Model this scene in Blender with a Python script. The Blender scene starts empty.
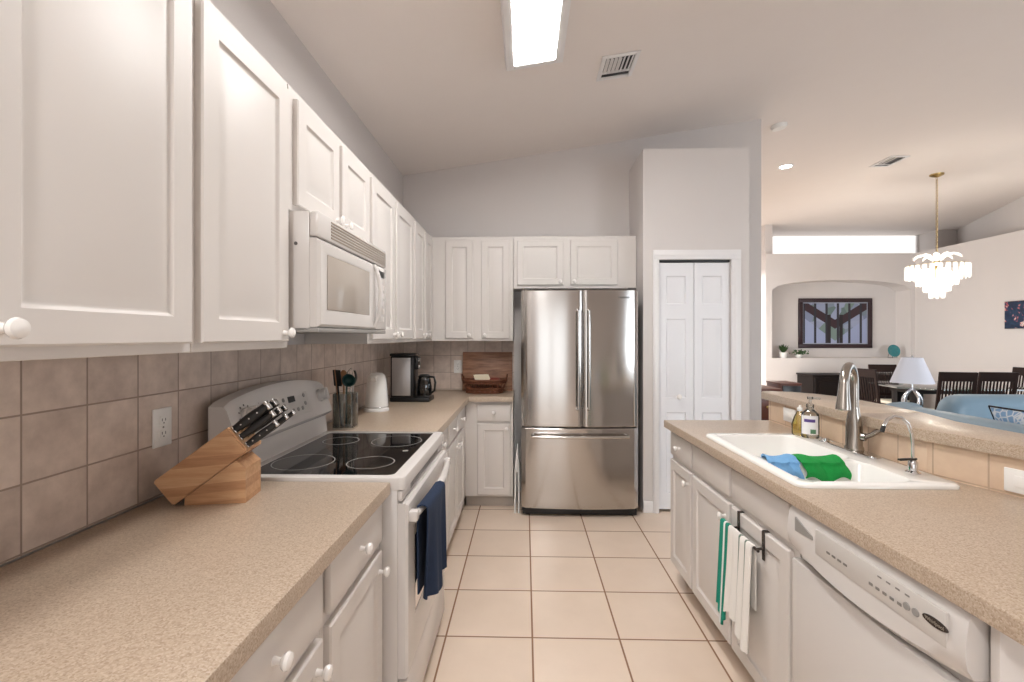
import bpy, bmesh, math, random
from mathutils import Vector, Matrix
random.seed(7)
PI = math.pi
R = math.radians
C = bpy.context.scene.collection
scene = bpy.context.scene

# ------------------------------------------------------------------ camera
CAM_H = 1.396
cam = bpy.data.cameras.new('camera')
cam.sensor_width = 36.0
cam.lens = 468 / 1024 * 36.0
cam.shift_y = -4.5 / 1024
cam.clip_start = 0.02
co = bpy.data.objects.new('camera', cam)
C.objects.link(co)
co.location = (0, 0, CAM_H)
co.rotation_euler = (PI / 2, 0, R(1.59))
scene.camera = co

# ------------------------------------------------------------------ world, daylight, exposure
w = bpy.data.worlds.new('world')
scene.world = w
w.use_nodes = True
bg = w.node_tree.nodes['Background']
bg.inputs['Color'].default_value = (0.80, 0.90, 1.0, 1)
bg.inputs['Strength'].default_value = 0.7


def area(name, loc, rot, sx, sy, power, col, spread=180):
    l = bpy.data.lights.new(name, 'AREA')
    l.shape = 'RECTANGLE'
    l.spread = R(spread)
    l.size, l.size_y, l.energy, l.color = sx, sy, power, col
    o = bpy.data.objects.new(name, l)
    C.objects.link(o)
    o.location = loc
    o.rotation_euler = rot
    return o


area('daylight_rear_glass_door', (-0.22, -2.80, 1.02), (PI / 2 - R(12), 0, 0), 1.5, 1.95, 8, (1.0, 0.98, 0.96), 140)
area('daylight_rear_window', (5.0, -2.80, 1.3), (PI / 2 - R(17), 0, 0), 2.6, 2.0, 76, (0.84, 0.93, 1.0), 105)
area('daylight_side_glass_door', (7.35, 3.5, 1.25), (0, PI / 2 - R(20), 0), 2.1, 4.2, 28, (0.84, 0.92, 1.0), 120)
area('kitchen_rear_fill', (-0.55, -0.95, 2.88), (0, 0, 0), 0.34, 1.2, 44, (1.0, 0.985, 0.975))  # added fill lamp behind the camera, brightens the aisle and lower cabinets
area('daylight_hall', (3.3, 9.3, 2.6), (0, 0, 0), 1.4, 1.4, 60, (1.0, 0.98, 0.95))
area('dining_wall_fill', (2.03, 7.1, 1.1), (0, -PI / 2 + R(12), R(18)), 2.0, 2.0, 58, (1.0, 0.97, 0.93), 130)  # added fill lamp to brighten the dining walls, no real entry daylight

scene.view_settings.view_transform = 'Standard'
scene.view_settings.look = 'None'
scene.view_settings.gamma = 1.0
scene.view_settings.use_curve_mapping = False
scene.view_settings.exposure = 0.17


# ------------------------------------------------------------------ materials
def lin(c):
    c /= 255.0
    return c / 12.92 if c <= 0.04045 else ((c + 0.055) / 1.055) ** 2.4


def rgb(r, g, b):
    return (lin(r), lin(g), lin(b), 1)


MATS = {}


class NT:
    def __init__(s, name):
        s.m = bpy.data.materials.new(name)
        s.m.use_nodes = True
        s.t = s.m.node_tree
        s.b = s.t.nodes['Principled BSDF']
        s.out = s.t.nodes['Material Output']
        MATS[name] = s.m

    def n(s, typ, **kw):
        nd = s.t.nodes.new(typ)
        for k, v in kw.items():
            setattr(nd, k, v)
        return nd

    def l(s, a, b):
        s.t.links.new(a, b)

    def math(s, op, a, b=None):
        nd = s.n('ShaderNodeMath', operation=op)
        for i, v in enumerate((a, b)):
            if v is None:
                continue
            if isinstance(v, (int, float)):
                nd.inputs[i].default_value = v
            else:
                s.l(v, nd.inputs[i])
        return nd.outputs[0]

    def mix(s, fac, a, b):
        nd = s.n('ShaderNodeMix', data_type='RGBA')
        for k, v in (('Factor', fac),):
            if isinstance(v, (int, float)):
                nd.inputs[0].default_value = v
            else:
                s.l(v, nd.inputs[0])
        for i, v in ((6, a), (7, b)):
            if isinstance(v, tuple):
                nd.inputs[i].default_value = v
            else:
                s.l(v, nd.inputs[i])
        return nd.outputs[2]

    def ramp(s, fac, stops):
        nd = s.n('ShaderNodeValToRGB')
        cr = nd.color_ramp
        while len(cr.elements) < len(stops):
            cr.elements.new(0.5)
        for e, (p, c) in zip(cr.elements, stops):
            e.position, e.color = p, c
        s.l(fac, nd.inputs[0])
        return nd.outputs[0]

    def noise(s, vec, scale, detail=3, rough=0.5):
        nd = s.n('ShaderNodeTexNoise')
        nd.inputs['Scale'].default_value = scale
        nd.inputs['Detail'].default_value = detail
        nd.inputs['Roughness'].default_value = rough
        if vec is not None:
            s.l(vec, nd.inputs['Vector'])
        return nd.outputs['Fac']

    def objco(s):
        return s.n('ShaderNodeTexCoord').outputs['Object']

    def pos(s):
        return s.n('ShaderNodeNewGeometry').outputs['Position']

    def bump(s, h, strength, dist=0.01):
        nd = s.n('ShaderNodeBump')
        nd.inputs['Strength'].default_value = strength
        nd.inputs['Distance'].default_value = dist
        s.l(h, nd.inputs['Height'])
        s.l(nd.outputs[0], s.b.inputs['Normal'])

    def set(s, **kw):
        for k, v in kw.items():
            i = s.b.inputs[k.replace('_', ' ')]
            if isinstance(v, (int, float, tuple)):
                i.default_value = v
            else:
                s.l(v, i)
        return s


def plain(name, col, rough=0.5, metal=0.0, var=0.04, scale=6.0, bump=0.0, **kw):
    k = NT(name)
    nz = k.noise(k.objco(), scale, 4)
    dark = tuple(c * (1 - var) for c in col[:3]) + (1,)
    lite = tuple(min(1, c * (1 + var)) for c in col[:3]) + (1,)
    k.set(Base_Color=k.mix(nz, dark, lite), Roughness=rough, Metallic=metal)
    if bump:
        k.bump(k.noise(k.objco(), scale * 12, 3), bump, 0.002)
    for a, b in kw.items():
        k.set(**{a: b})
    return k.m


plain('cabinet_white', rgb(218, 212, 207), 0.42, var=0.008)
plain('knob_white', rgb(240, 236, 232), 0.2, var=0.005)
plain('door_white', rgb(228, 228, 231), 0.4, var=0.006)
plain('appliance_white', rgb(214, 209, 205), 0.22, var=0.005)
plain('appliance_trim', rgb(205, 200, 195), 0.3, var=0.006)
plain('plastic_white', rgb(240, 238, 234), 0.3, var=0.005)
plain('plastic_grey', rgb(150, 147, 143), 0.4)
plain('plastic_black', rgb(24, 24, 25), 0.32)
plain('rubber_black', rgb(18, 18, 18), 0.6)
plain('wall_paint', rgb(212, 206, 203), 0.8, var=0.012, bump=0.08)
plain('ceiling_paint', rgb(236, 228, 223), 0.85, var=0.012, bump=0.10)
plain('trim_white', rgb(232, 230, 230), 0.4, var=0.006)
plain('toe_dark', rgb(196, 188, 180), 0.5)
plain('chrome', rgb(225, 226, 228), 0.07, 1.0, var=0.01)
plain('brushed_nickel', rgb(168, 162, 155), 0.24, 1.0, var=0.05, scale=20)
plain('satin_steel', rgb(196, 194, 194), 0.38, 0.75, var=0.03)
plain('steel_cap', rgb(205, 203, 200), 0.18, 1.0, var=0.03)
plain('dark_wood', rgb(38, 23, 19), 0.5, var=0.25, scale=9, Specular_IOR_Level=0.15)
plain('espresso_wood', rgb(26, 20, 19), 0.45, var=0.2, scale=9, Specular_IOR_Level=0.2)
plain('mahogany', rgb(104, 58, 43), 0.35, var=0.25, scale=8)
plain('leather_blue', rgb(122, 148, 166), 0.42, var=0.08, scale=5, bump=0.15)
plain('cushion_cream', rgb(214, 203, 186), 0.8)
plain('sink_white', rgb(246, 244, 240), 0.12, var=0.004)
plain('ceramic_white', rgb(240, 238, 234), 0.2, var=0.01)
plain('leaf_green', rgb(56, 84, 44), 0.5, var=0.35, scale=40)
plain('teal_glass', rgb(52, 122, 128), 0.15, var=0.3, scale=30)
plain('towel_navy', rgb(30, 46, 72), 0.95, var=0.2, scale=60, bump=0.6)
plain('cloth_green', rgb(24, 150, 66), 0.95, var=0.2, scale=90, bump=0.7)
plain('cloth_blue', rgb(120, 174, 222), 0.95, var=0.12, scale=90, bump=0.6)
plain('silicone_green', rgb(22, 62, 58), 0.4)
plain('utensil_wood', rgb(168, 120, 80), 0.5, var=0.2, scale=30)
plain('gold_metal', rgb(190, 165, 110), 0.25, 1.0)
plain('packet_cream', rgb(226, 214, 190), 0.4)
plain('packet_brown', rgb(92, 52, 34), 0.5, var=0.3, scale=30)
plain('packet_red', rgb(120, 44, 34), 0.5)
plain('label_white', rgb(244, 243, 244), 0.4, var=0.01)
plain('label_purple', rgb(92, 70, 140), 0.4)
plain('label_green', rgb(88, 130, 98), 0.4)
plain('print_grey', rgb(128, 124, 120), 0.5)
plain('badge_dark', rgb(74, 66, 62), 0.25, 0.6)
plain('shade_cloth', rgb(226, 229, 240), 0.9, var=0.01)
plain('picture_mat', rgb(160, 165, 180), 0.6)
plain('picture_frame_wood', rgb(44, 24, 30), 0.35, var=0.2)
plain('soil_pot', rgb(232, 230, 226), 0.4)
plain('louvre_tan', rgb(160, 148, 134), 0.5)
plain('microwave_window', rgb(176, 166, 156), 0.12)
plain('filter_dark', rgb(92, 88, 86), 0.5)


def glow(name, col, strength):
    k = NT(name)
    k.set(Base_Color=(0.9, 0.9, 0.9, 1), Emission_Color=col, Emission_Strength=strength, Roughness=0.4)
    nz = k.noise(k.objco(), 3.0)
    k.set(Emission_Color=k.mix(nz, col, tuple(min(1, c * 1.02) for c in col[:3]) + (1,)))
    return k.m


glow('light_diffuser', (1.0, 0.978, 0.96, 1), 38.0)
glow('recessed_bulb', (1.0, 0.96, 0.9, 1), 14.0)
glow('chandelier_bulb', (1.0, 0.95, 0.86, 1), 5.0)
glow('window_daylight', (1.0, 0.99, 0.98, 1), 0.70)


def glass(name, col, rough=0.02, trans=0.7):
    k = NT(name)
    gl = k.n('ShaderNodeBsdfGlossy')
    gl.inputs['Roughness'].default_value = rough
    tr = k.n('ShaderNodeBsdfTransparent')
    nz = k.noise(k.objco(), 4.0)
    k.l(k.mix(nz, col, tuple(c * 0.97 for c in col[:3]) + (1,)), tr.inputs['Color'])
    fr = k.n('ShaderNodeFresnel')
    fr.inputs['IOR'].default_value = 1.45
    fac = k.math('ADD', fr.outputs[0], 1 - trans - 0.2)
    ms = k.n('ShaderNodeMixShader')
    k.l(fac, ms.inputs[0])
    k.l(tr.outputs[0], ms.inputs[1])
    k.l(gl.outputs[0], ms.inputs[2])
    k.l(ms.outputs[0], k.out.inputs['Surface'])
    return k.m


glass('glass_clear', (0.93, 0.95, 0.94, 1), 0.02, 0.72)
glass('glass_window', (0.97, 0.98, 0.98, 1), 0.02, 0.78)
glass('glass_green', (0.36, 0.62, 0.50, 1), 0.03, 0.42)
glass('glass_smoke', (0.20, 0.21, 0.22, 1), 0.03, 0.70)
glass('glass_steel', (0.82, 0.84, 0.82, 1), 0.05, 0.70)
glass('soap_yellow', (0.92, 0.85, 0.42, 1), 0.05, 0.70)


def crystal():
    k = NT('crystal')
    trl = k.n('ShaderNodeBsdfTranslucent')
    trl.inputs['Color'].default_value = (0.97, 0.97, 0.96, 1)
    dif = k.n('ShaderNodeBsdfDiffuse')
    dif.inputs['Color'].default_value = (0.95, 0.95, 0.95, 1)
    gl = k.n('ShaderNodeBsdfGlossy')
    gl.inputs['Roughness'].default_value = 0.06
    tr = k.n('ShaderNodeBsdfTransparent')
    m1 = k.n('ShaderNodeMixShader')
    k.l(k.math('MULTIPLY', k.noise(k.objco(), 30.0), 0.7), m1.inputs[0])
    k.l(trl.outputs[0], m1.inputs[1]); k.l(dif.outputs[0], m1.inputs[2])
    m2 = k.n('ShaderNodeMixShader'); m2.inputs[0].default_value = 0.35
    k.l(m1.outputs[0], m2.inputs[1]); k.l(tr.outputs[0], m2.inputs[2])
    m3 = k.n('ShaderNodeMixShader'); m3.inputs[0].default_value = 0.15
    k.l(m2.outputs[0], m3.inputs[1]); k.l(gl.outputs[0], m3.inputs[2])
    k.l(m3.outputs[0], k.out.inputs['Surface'])


crystal()


def stainless(name, col, rough):
    k = NT(name)
    mp = k.n('ShaderNodeMapping')
    mp.inputs['Scale'].default_value = (1.5, 1.5, 260.0)
    k.l(k.objco(), mp.inputs[0])
    nz = k.noise(mp.outputs[0], 4.0, 3)
    tg = k.n('ShaderNodeTangent', direction_type='RADIAL', axis='Z')
    k.l(tg.outputs[0], k.b.inputs['Tangent'])
    k.set(Base_Color=k.mix(nz, tuple(c * 0.94 for c in col[:3]) + (1,), col), Metallic=1.0, Anisotropic=0.75, Anisotropic_Rotation=0.25,
          Roughness=k.math('ADD', k.math('MULTIPLY', nz, 0.06), rough))


stainless('stainless', rgb(190, 186, 182), 0.13)


def laminate(name):
    k = NT(name)
    p = k.objco()
    v = k.n('ShaderNodeTexVoronoi'); v.inputs['Scale'].default_value = 330
    k.l(p, v.inputs['Vector'])
    n1 = k.noise(p, 260, 2)
    n2 = k.noise(p, 4.5, 3)
    rnd = k.n('ShaderNodeSeparateColor'); k.l(v.outputs['Color'], rnd.inputs[0])
    base = k.ramp(rnd.outputs[0], [(0.0, rgb(164, 143, 121)), (0.25, rgb(180, 160, 140)), (0.62, rgb(187, 168, 148)), (1.0, rgb(199, 182, 163))])
    spk = k.ramp(n1, [(0.40, (0.55, 0.48, 0.40, 1)), (0.50, (1, 1, 1, 1))])
    m = k.n('ShaderNodeMix', data_type='RGBA', blend_type='MULTIPLY'); m.inputs[0].default_value = 0.22
    k.l(base, m.inputs[6]); k.l(spk, m.inputs[7])
    k.set(Base_Color=m.outputs[2], Roughness=0.30)
    k.bump(n1, 0.03, 0.001)


laminate('laminate')


def tiles(name, mode, o1, s1, o2, s2, gw, c_lo, c_hi, grout, rough, bumpd=0.002, scale=3.0, contrast=1.0):
    """Square tiles with grout; mode picks the two axes of the tile grid."""
    k = NT(name)
    sep = k.n('ShaderNodeSeparateXYZ')
    pz = k.pos() if mode != 'obj_xz' else k.objco()
    k.l(pz, sep.inputs[0])
    ax = {'xy': (0, 1), 'yz': (1, 2), 'xz': (0, 2), 'obj_xz': (0, 2)}[mode]
    def grid(v, o, s):
        t = k.math('DIVIDE', k.math('SUBTRACT', v, o), s)
        f = k.math('FRACT', t)
        d = k.math('MULTIPLY', k.math('MINIMUM', f, k.math('SUBTRACT', 1.0, f)), s)
        return k.math('FLOOR', t), d
    i1, d1 = grid(sep.outputs[ax[0]], o1, s1)
    i2, d2 = grid(sep.outputs[ax[1]], o2, s2)
    d = k.math('MINIMUM', d1, d2)
    mr = k.n('ShaderNodeMapRange'); mr.inputs[1].default_value = gw * 0.42; mr.inputs[2].default_value = gw * 0.62
    k.l(d, mr.inputs[0])
    cx = k.n('ShaderNodeCombineXYZ'); k.l(i1, cx.inputs[0]); k.l(i2, cx.inputs[1])
    wn = k.n('ShaderNodeTexWhiteNoise', noise_dimensions='3D'); k.l(cx.outputs[0], wn.inputs['Vector'])
    nv = k.n('ShaderNodeVectorMath', operation='ADD'); k.l(pz, nv.inputs[0])
    sc = k.n('ShaderNodeVectorMath', operation='SCALE'); k.l(wn.outputs['Color'], sc.inputs[0]); sc.inputs[3].default_value = 5.0
    k.l(sc.outputs[0], nv.inputs[1])
    nz = k.noise(nv.outputs[0], scale, 5, 0.6)
    f = k.math('ADD', k.math('MULTIPLY', nz, contrast), k.math('MULTIPLY', k.math('SUBTRACT', wn.outputs['Value'], 0.5), 0.22))
    col = k.ramp(f, [(0.25, c_lo), (0.75, c_hi)])
    k.set(Base_Color=k.mix(mr.outputs[0], grout, col), Roughness=k.math('SUBTRACT', 0.85, k.math('MULTIPLY', mr.outputs[0], 0.85 - rough)))
    k.bump(mr.outputs[0], 0.4, bumpd)


tiles('floor_tile', 'xy', 0.034, 0.402, 0.171, 0.400, 0.008, rgb(220, 200, 181), rgb(234, 215, 197), rgb(146, 110, 84), 0.32, scale=2.2)
tiles('backsplash_left', 'yz', 0.992, 0.1545, 0.920, 0.152, 0.0042, rgb(184, 166, 154), rgb(222, 205, 192), rgb(158, 141, 128), 0.38, scale=14)
tiles('backsplash_back', 'xz', -0.98, 0.1545, 0.920, 0.152, 0.0042, rgb(184, 166, 154), rgb(222, 205, 192), rgb(158, 141, 128), 0.38, scale=14)
tiles('riser_tile', 'obj_xz', 0.02, 0.153, 0.0, 0.153, 0.005, rgb(206, 178, 152), rgb(226, 202, 176), rgb(190, 165, 142), 0.38, scale=10)


def maple():
    k = NT('maple_block')
    mp = k.n('ShaderNodeMapping'); mp.inputs['Rotation'].default_value = (0, R(37), 0); mp.inputs['Scale'].default_value = (3, 30, 30)
    k.l(k.objco(), mp.inputs[0])
    nz = k.noise(mp.outputs[0], 2.2, 5, 0.65)
    sep = k.n('ShaderNodeSeparateXYZ'); k.l(mp.outputs[0], sep.inputs[0])
    st = k.math('FLOOR', k.math('MULTIPLY', sep.outputs[2], 1.6))
    wn = k.n('ShaderNodeTexWhiteNoise', noise_dimensions='1D'); k.l(st, wn.inputs['W'])
    f = k.math('ADD', k.math('MULTIPLY', nz, 0.75), k.math('MULTIPLY', wn.outputs['Value'], 0.3))
    k.set(Base_Color=k.ramp(f, [(0.2, rgb(160, 112, 76)), (0.55, rgb(200, 154, 114)), (0.85, rgb(222, 184, 144))]), Roughness=0.4)


maple()


def board_wood():
    k = NT('board_wood')
    mp = k.n('ShaderNodeMapping'); mp.inputs['Scale'].default_value = (2.5, 2, 22)
    k.l(k.objco(), mp.inputs[0])
    nz = k.noise(mp.outputs[0], 2.0, 5, 0.6)
    k.set(Base_Color=k.ramp(nz, [(0.3, rgb(112, 76, 56)), (0.7, rgb(176, 130, 102))]), Roughness=0.45)


board_wood()


def wicker():
    k = NT('wicker')
    wv = k.n('ShaderNodeTexWave', wave_type='BANDS', bands_direction='X'); wv.inputs['Scale'].default_value = 40
    k.l(k.objco(), wv.inputs['Vector'])
    k.set(Base_Color=k.mix(wv.outputs['Fac'], rgb(62, 34, 24), rgb(146, 88, 58)), Roughness=0.5)
    k.bump(wv.outputs['Fac'], 0.5, 0.003)


wicker()


def cooktop():
    k = NT('cooktop_glass')
    nz = k.noise(k.objco(), 300, 2)
    k.set(Base_Color=k.ramp(nz, [(0.62, rgb(14, 14, 15)), (0.78, rgb(30, 30, 31))]), Roughness=0.05, IOR=1.5)


cooktop()


def towel_stripes():
    k = NT('towel_striped')
    sep = k.n('ShaderNodeSeparateXYZ'); k.l(k.n('ShaderNodeUVMap').outputs[0], sep.inputs[0])
    g_, w_ = rgb(108, 126, 112), rgb(238, 234, 228)
    col = k.ramp(sep.outputs[0], [(0.0, w_), (0.46, w_), (0.48, g_), (0.54, g_), (0.56, w_), (0.72, w_), (0.74, g_), (0.78, g_), (0.80, w_), (1.0, w_)])
    k.set(Base_Color=col, Roughness=0.95)
    k.bump(k.noise(k.objco(), 400, 2), 0.5, 0.002)


towel_stripes()


def towel_teal():
    k = NT('towel_teal')
    sep = k.n('ShaderNodeSeparateXYZ'); k.l(k.n('ShaderNodeUVMap').outputs[0], sep.inputs[0])
    f = sep.outputs[0]
    col = k.ramp(f, [(0.0, rgb(30, 140, 118)), (0.46, rgb(34, 150, 126)), (0.50, rgb(232, 236, 232)), (0.66, rgb(232, 236, 232)), (0.70, rgb(24, 116, 98)), (1.0, rgb(34, 150, 126))])
    k.set(Base_Color=col, Roughness=0.95)
    k.bump(k.noise(k.objco(), 400, 2), 0.5, 0.002)


towel_teal()


def print_pillow():
    k = NT('pillow_print')
    v = k.n('ShaderNodeTexVoronoi', feature='DISTANCE_TO_EDGE'); v.inputs['Scale'].default_value = 26
    k.l(k.objco(), v.inputs['Vector'])
    k.set(Base_Color=k.ramp(v.outputs['Distance'], [(0.05, rgb(236, 240, 246)), (0.16, rgb(150, 186, 222))]), Roughness=0.9)


print_pillow()


# ------------------------------------------------------------------ mesh helpers
class MB:
    """Collects shapes into one mesh."""

    def __init__(s):
        s.bm = bmesh.new()

    def _xf(s, vs, M):
        if M is not None:
            bmesh.ops.transform(s.bm, matrix=M, verts=vs)

    def box(s, x0, x1, y0, y1, z0, z1, bev=0.0, seg=2, M=None):
        r = bmesh.ops.create_cube(s.bm, size=1.0)
        vs = r['verts']
        for v in vs:
            v.co = Vector(((x0 + x1) / 2 + v.co.x * (x1 - x0), (y0 + y1) / 2 + v.co.y * (y1 - y0), (z0 + z1) / 2 + v.co.z * (z1 - z0)))
        if bev > 0:
            es = list({e for v in vs for e in v.link_edges})
            rb = bmesh.ops.bevel(s.bm, geom=es, offset=bev, segments=seg, profile=0.5, affect='EDGES')
            vs = list({v for f in rb['faces'] for v in f.verts} | {v for v in vs if v.is_valid})
        s._xf(vs, M)
        return s

    def ring_loft(s, rings, cap0=True, cap1=True, closed=True):
        vr = [[s.bm.verts.new(p) for p in ring] for ring in rings]
        n = len(rings[0])
        for a, b in zip(vr, vr[1:]):
            for i in range(n if closed else n - 1):
                j = (i + 1) % n
                try:
                    s.bm.faces.new((a[i], a[j], b[j], b[i]))
                except ValueError:
                    pass
        if cap0 and closed:
            s.bm.faces.new(vr[0][::-1])
        if cap1 and closed:
            s.bm.faces.new(vr[-1])
        return vr

    def lathe(s, prof, n=24, M=None, cap=True):
        """prof: list of (r, z) about +z."""
        rings = []
        for r, z in prof:
            rr = max(r, 1e-5)
            rings.append([Vector((rr * math.cos(2 * PI * i / n), rr * math.sin(2 * PI * i / n), z)) for i in range(n)])
        if M is not None:
            rings = [[M @ p for p in r] for r in rings]
        s.ring_loft(rings, cap, cap)
        return s

    def tube(s, pts, r, n=10, cap=True):
        pts = [Vector(p) for p in pts]
        rs = r if isinstance(r, (list, tuple)) else [r] * len(pts)
        rings = []
        up = Vector((0, 0, 1))
        t0 = (pts[1] - pts[0]).normalized()
        if abs(t0.dot(up)) > 0.95:
            up = Vector((1, 0, 0))
        nrm = (up - t0 * up.dot(t0)).normalized()
        for i, p in enumerate(pts):
            a = pts[max(i - 1, 0)]
            b = pts[min(i + 1, len(pts) - 1)]
            t = (b - a).normalized()
            nrm = (nrm - t * nrm.dot(t)).normalized()
            bn = t.cross(nrm)
            rings.append([p + (nrm * math.cos(2 * PI * k / n) + bn * math.sin(2 * PI * k / n)) * rs[i] for k in range(n)])
        s.ring_loft(rings, cap, cap)
        return s

    def cyl(s, p0, p1, r, n=16):
        return s.tube([p0, p1], r, n)

    def prism(s, poly, a0, a1, axis='z'):
        """poly extruded along an axis; poly coords are the other two axes in order."""
        def mk(p, a):
            if axis == 'z':
                return Vector((p[0], p[1], a))
            if axis == 'y':
                return Vector((p[0], a, p[1]))
            return Vector((a, p[0], p[1]))
        s.ring_loft([[mk(p, a0) for p in poly], [mk(p, a1) for p in poly]])
        return s

    def plate(s, outer, holes, z0, z1, nose=0.0):
        """Flat slab with holes, optional eased upper edge on the outer loop."""
        def loop(pts, z):
            vs = [s.bm.verts.new((p[0], p[1], z)) for p in pts]
            es = [s.bm.edges.new((vs[i], vs[(i + 1) % len(vs)])) for i in range(len(vs))]
            return vs, es
        def inset(pts, d):
            n = len(pts)
            A = sum(pts[i][0] * pts[(i + 1) % n][1] - pts[(i + 1) % n][0] * pts[i][1] for i in range(n))
            sg = 1 if A > 0 else -1
            out = []
            for i in range(n):
                p, q, r_ = Vector(pts[i - 1]), Vector(pts[i]), Vector(pts[(i + 1) % n])
                d1 = (q - p).normalized(); d2 = (r_ - q).normalized()
                n1 = Vector((-d1.y, d1.x)) * sg; n2 = Vector((-d2.y, d2.x)) * sg
                b = (n1 + n2)
                b = b / max(b.dot(n1), 0.3)
                out.append((q.x + b.x * d, q.y + b.y * d))
            return out
        top = inset(outer, nose) if nose else outer
        tl, te = loop(top, z1)
        hl = [loop(h, z1) for h in holes]
        bmesh.ops.triangle_fill(s.bm, use_beauty=True, edges=te + [e for h in hl for e in h[1]], normal=(0, 0, 1))
        bl, be = loop(outer, z0)
        hb = [loop(h, z0) for h in holes]
        bmesh.ops.triangle_fill(s.bm, use_beauty=True, edges=be + [e for h in hb for e in h[1]], normal=(0, 0, -1))
        def wall(a, b):
            for i in range(len(a)):
                j = (i + 1) % len(a)
                s.bm.faces.new((a[i], a[j], b[j], b[i]))
        if nose:
            m1 = [s.bm.verts.new((p[0], p[1], z1 - nose * 0.3)) for p in inset(outer, nose * 0.3)]
            m2 = [s.bm.verts.new((p[0], p[1], z1 - nose)) for p in outer]
            wall(bl, m2); wall(m2, m1); wall(m1, tl)
        else:
            wall(bl, tl)
        for (a, _), (b, _) in zip(hb, hl):
            wall(a, b)
        return s

    def panel_slab(s, w, h, panels, t=0.019, ease=0.004, prof=((0, 0), (0.004, 0.005), (0.009, 0.0085), (0.013, 0.0085), (0.038, 0.001)), x0=0, z0=0):
        """Door leaf with raised panels; front faces -y, back on y = 0."""
        bm = s.bm
        def rect(a, b, c, d, y):
            return [bm.verts.new((x0 + p, y, z0 + q)) for p, q in ((a, c), (b, c), (b, d), (a, d))]
        def es(vs):
            return [bm.edges.new((vs[i], vs[(i + 1) % 4])) for i in range(4)]
        def wall(a, b):
            for i in range(4):
                j = (i + 1) % 4
                bm.faces.new((a[i], a[j], b[j], b[i]))
        front = rect(ease, w - ease, ease, h - ease, -t)
        e = es(front)
        hs = []
        for (a, b, c, d) in panels:
            r0 = rect(a, b, c, d, -t)
            e += es(r0)
            prev = r0
            for ins, dep in prof[1:]:
                nx = rect(a + ins, b - ins, c + ins, d - ins, -t + dep)
                wall(prev, nx)
                prev = nx
            bm.faces.new(prev)
        bmesh.ops.triangle_fill(bm, use_beauty=True, edges=e, normal=(0, -1, 0))
        mid = rect(0, w, 0, h, -t + ease)
        bk = rect(0, w, 0, h, 0)
        wall(front, mid); wall(mid, bk)
        bm.faces.new(bk[::-1])
        return s

    def sheet(s, fn, nu, nv, thick=0.004):
        """Cloth: fn(u, v) -> point; a thin closed sheet with uv."""
        uvl = s.bm.loops.layers.uv.verify()
        g = [[s.bm.verts.new(fn(i / nu, j / nv)) for j in range(nv + 1)] for i in range(nu + 1)]
        fs = []
        for i in range(nu):
            for j in range(nv):
                f = s.bm.faces.new((g[i][j], g[i + 1][j], g[i + 1][j + 1], g[i][j + 1]))
                for lp, (a, b) in zip(f.loops, ((i, j), (i + 1, j), (i + 1, j + 1), (i, j + 1))):
                    lp[uvl].uv = (a / nu, b / nv)
                fs.append(f)
        s.bm.normal_update()
        bmesh.ops.solidify(s.bm, geom=fs, thickness=thick)
        return s

    def build(s, name, mat, parent=None, smooth=40, loc=None):
        bmesh.ops.remove_doubles(s.bm, verts=s.bm.verts, dist=1e-6)
        bmesh.ops.recalc_face_normals(s.bm, faces=s.bm.faces)
        me = bpy.data.meshes.new(name)
        s.bm.to_mesh(me)
        s.bm.free()
        if smooth:
            for p in me.polygons:
                p.use_smooth = True
            me.set_sharp_from_angle(angle=R(smooth))
        me.materials.append(MATS[mat])
        o = bpy.data.objects.new(name, me)
        C.objects.link(o)
        if parent is not None:
            o.parent = parent
        if loc is not None:
            o.location = loc
        return o


def tag(o, label, cat, group=None, kind=None):
    o['label'] = label
    o['category'] = cat
    if group:
        o['group'] = group
    if kind:
        o['kind'] = kind
    return o


def thing(name, label, cat, loc=(0, 0, 0), rz=0.0, group=None):
    o = bpy.data.objects.new(name, None)
    o.empty_display_size = 0.1
    C.objects.link(o)
    o.location = loc
    o.rotation_euler = (0, 0, rz)
    return tag(o, label, cat, group)


def struct(name, mb, mat, smooth=40):
    o = mb.build(name, mat, None, smooth)
    o['kind'] = 'structure'
    return o


def copy_tree(o, parent=None):
    c = o.copy()
    C.objects.link(c)
    if parent is not None:
        c.parent = parent
    for ch in list(o.children):
        copy_tree(ch, c)
    return c


def text(name, body, size, mat, parent, loc, rot, ext=0.0004):
    cu = bpy.data.curves.new(name, 'FONT')
    cu.body = body
    cu.size = size
    cu.extrude = ext
    cu.align_x = 'CENTER'
    cu.align_y = 'CENTER'
    cu.materials.append(MATS[mat])
    tmp = bpy.data.objects.new('tmp', cu)
    C.objects.link(tmp)
    me = bpy.data.meshes.new_from_object(tmp.evaluated_get(bpy.context.evaluated_depsgraph_get()))
    bpy.data.objects.remove(tmp)
    bpy.data.curves.remove(cu)
    me.name = name
    o = bpy.data.objects.new(name, me)
    C.objects.link(o)
    o.parent = parent
    o.location = loc
    o.rotation_euler = rot
    return o


def T(x, y, z):
    return Matrix.Translation((x, y, z))


def rrect(x0, x1, y0, y1, r, n=6):
    out = []
    for cx, cy, a0 in ((x1 - r, y1 - r, 0), (x0 + r, y1 - r, 90), (x0 + r, y0 + r, 180), (x1 - r, y0 + r, 270)):
        for i in range(n + 1):
            a = R(a0 + 90 * i / n)
            out.append((cx + r * math.cos(a), cy + r * math.sin(a)))
    return out


# ------------------------------------------------------------------ the setting
LW = -1.11          # left wall
BW = 4.23           # kitchen back wall
SL = 0.148          # slope of the kitchen ceiling
def ceil_z(x):
    xm = LW + 0.60 / SL
    if abs(x - xm) < 1.15:
        t = (x - xm + 1.15) / 2.3
        return 3.46 - 1.15 * SL + SL * 2.3 * t - SL * 2.3 * t * t / 2
    return min(2.86 + SL * (x - LW), 3.46)


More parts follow.
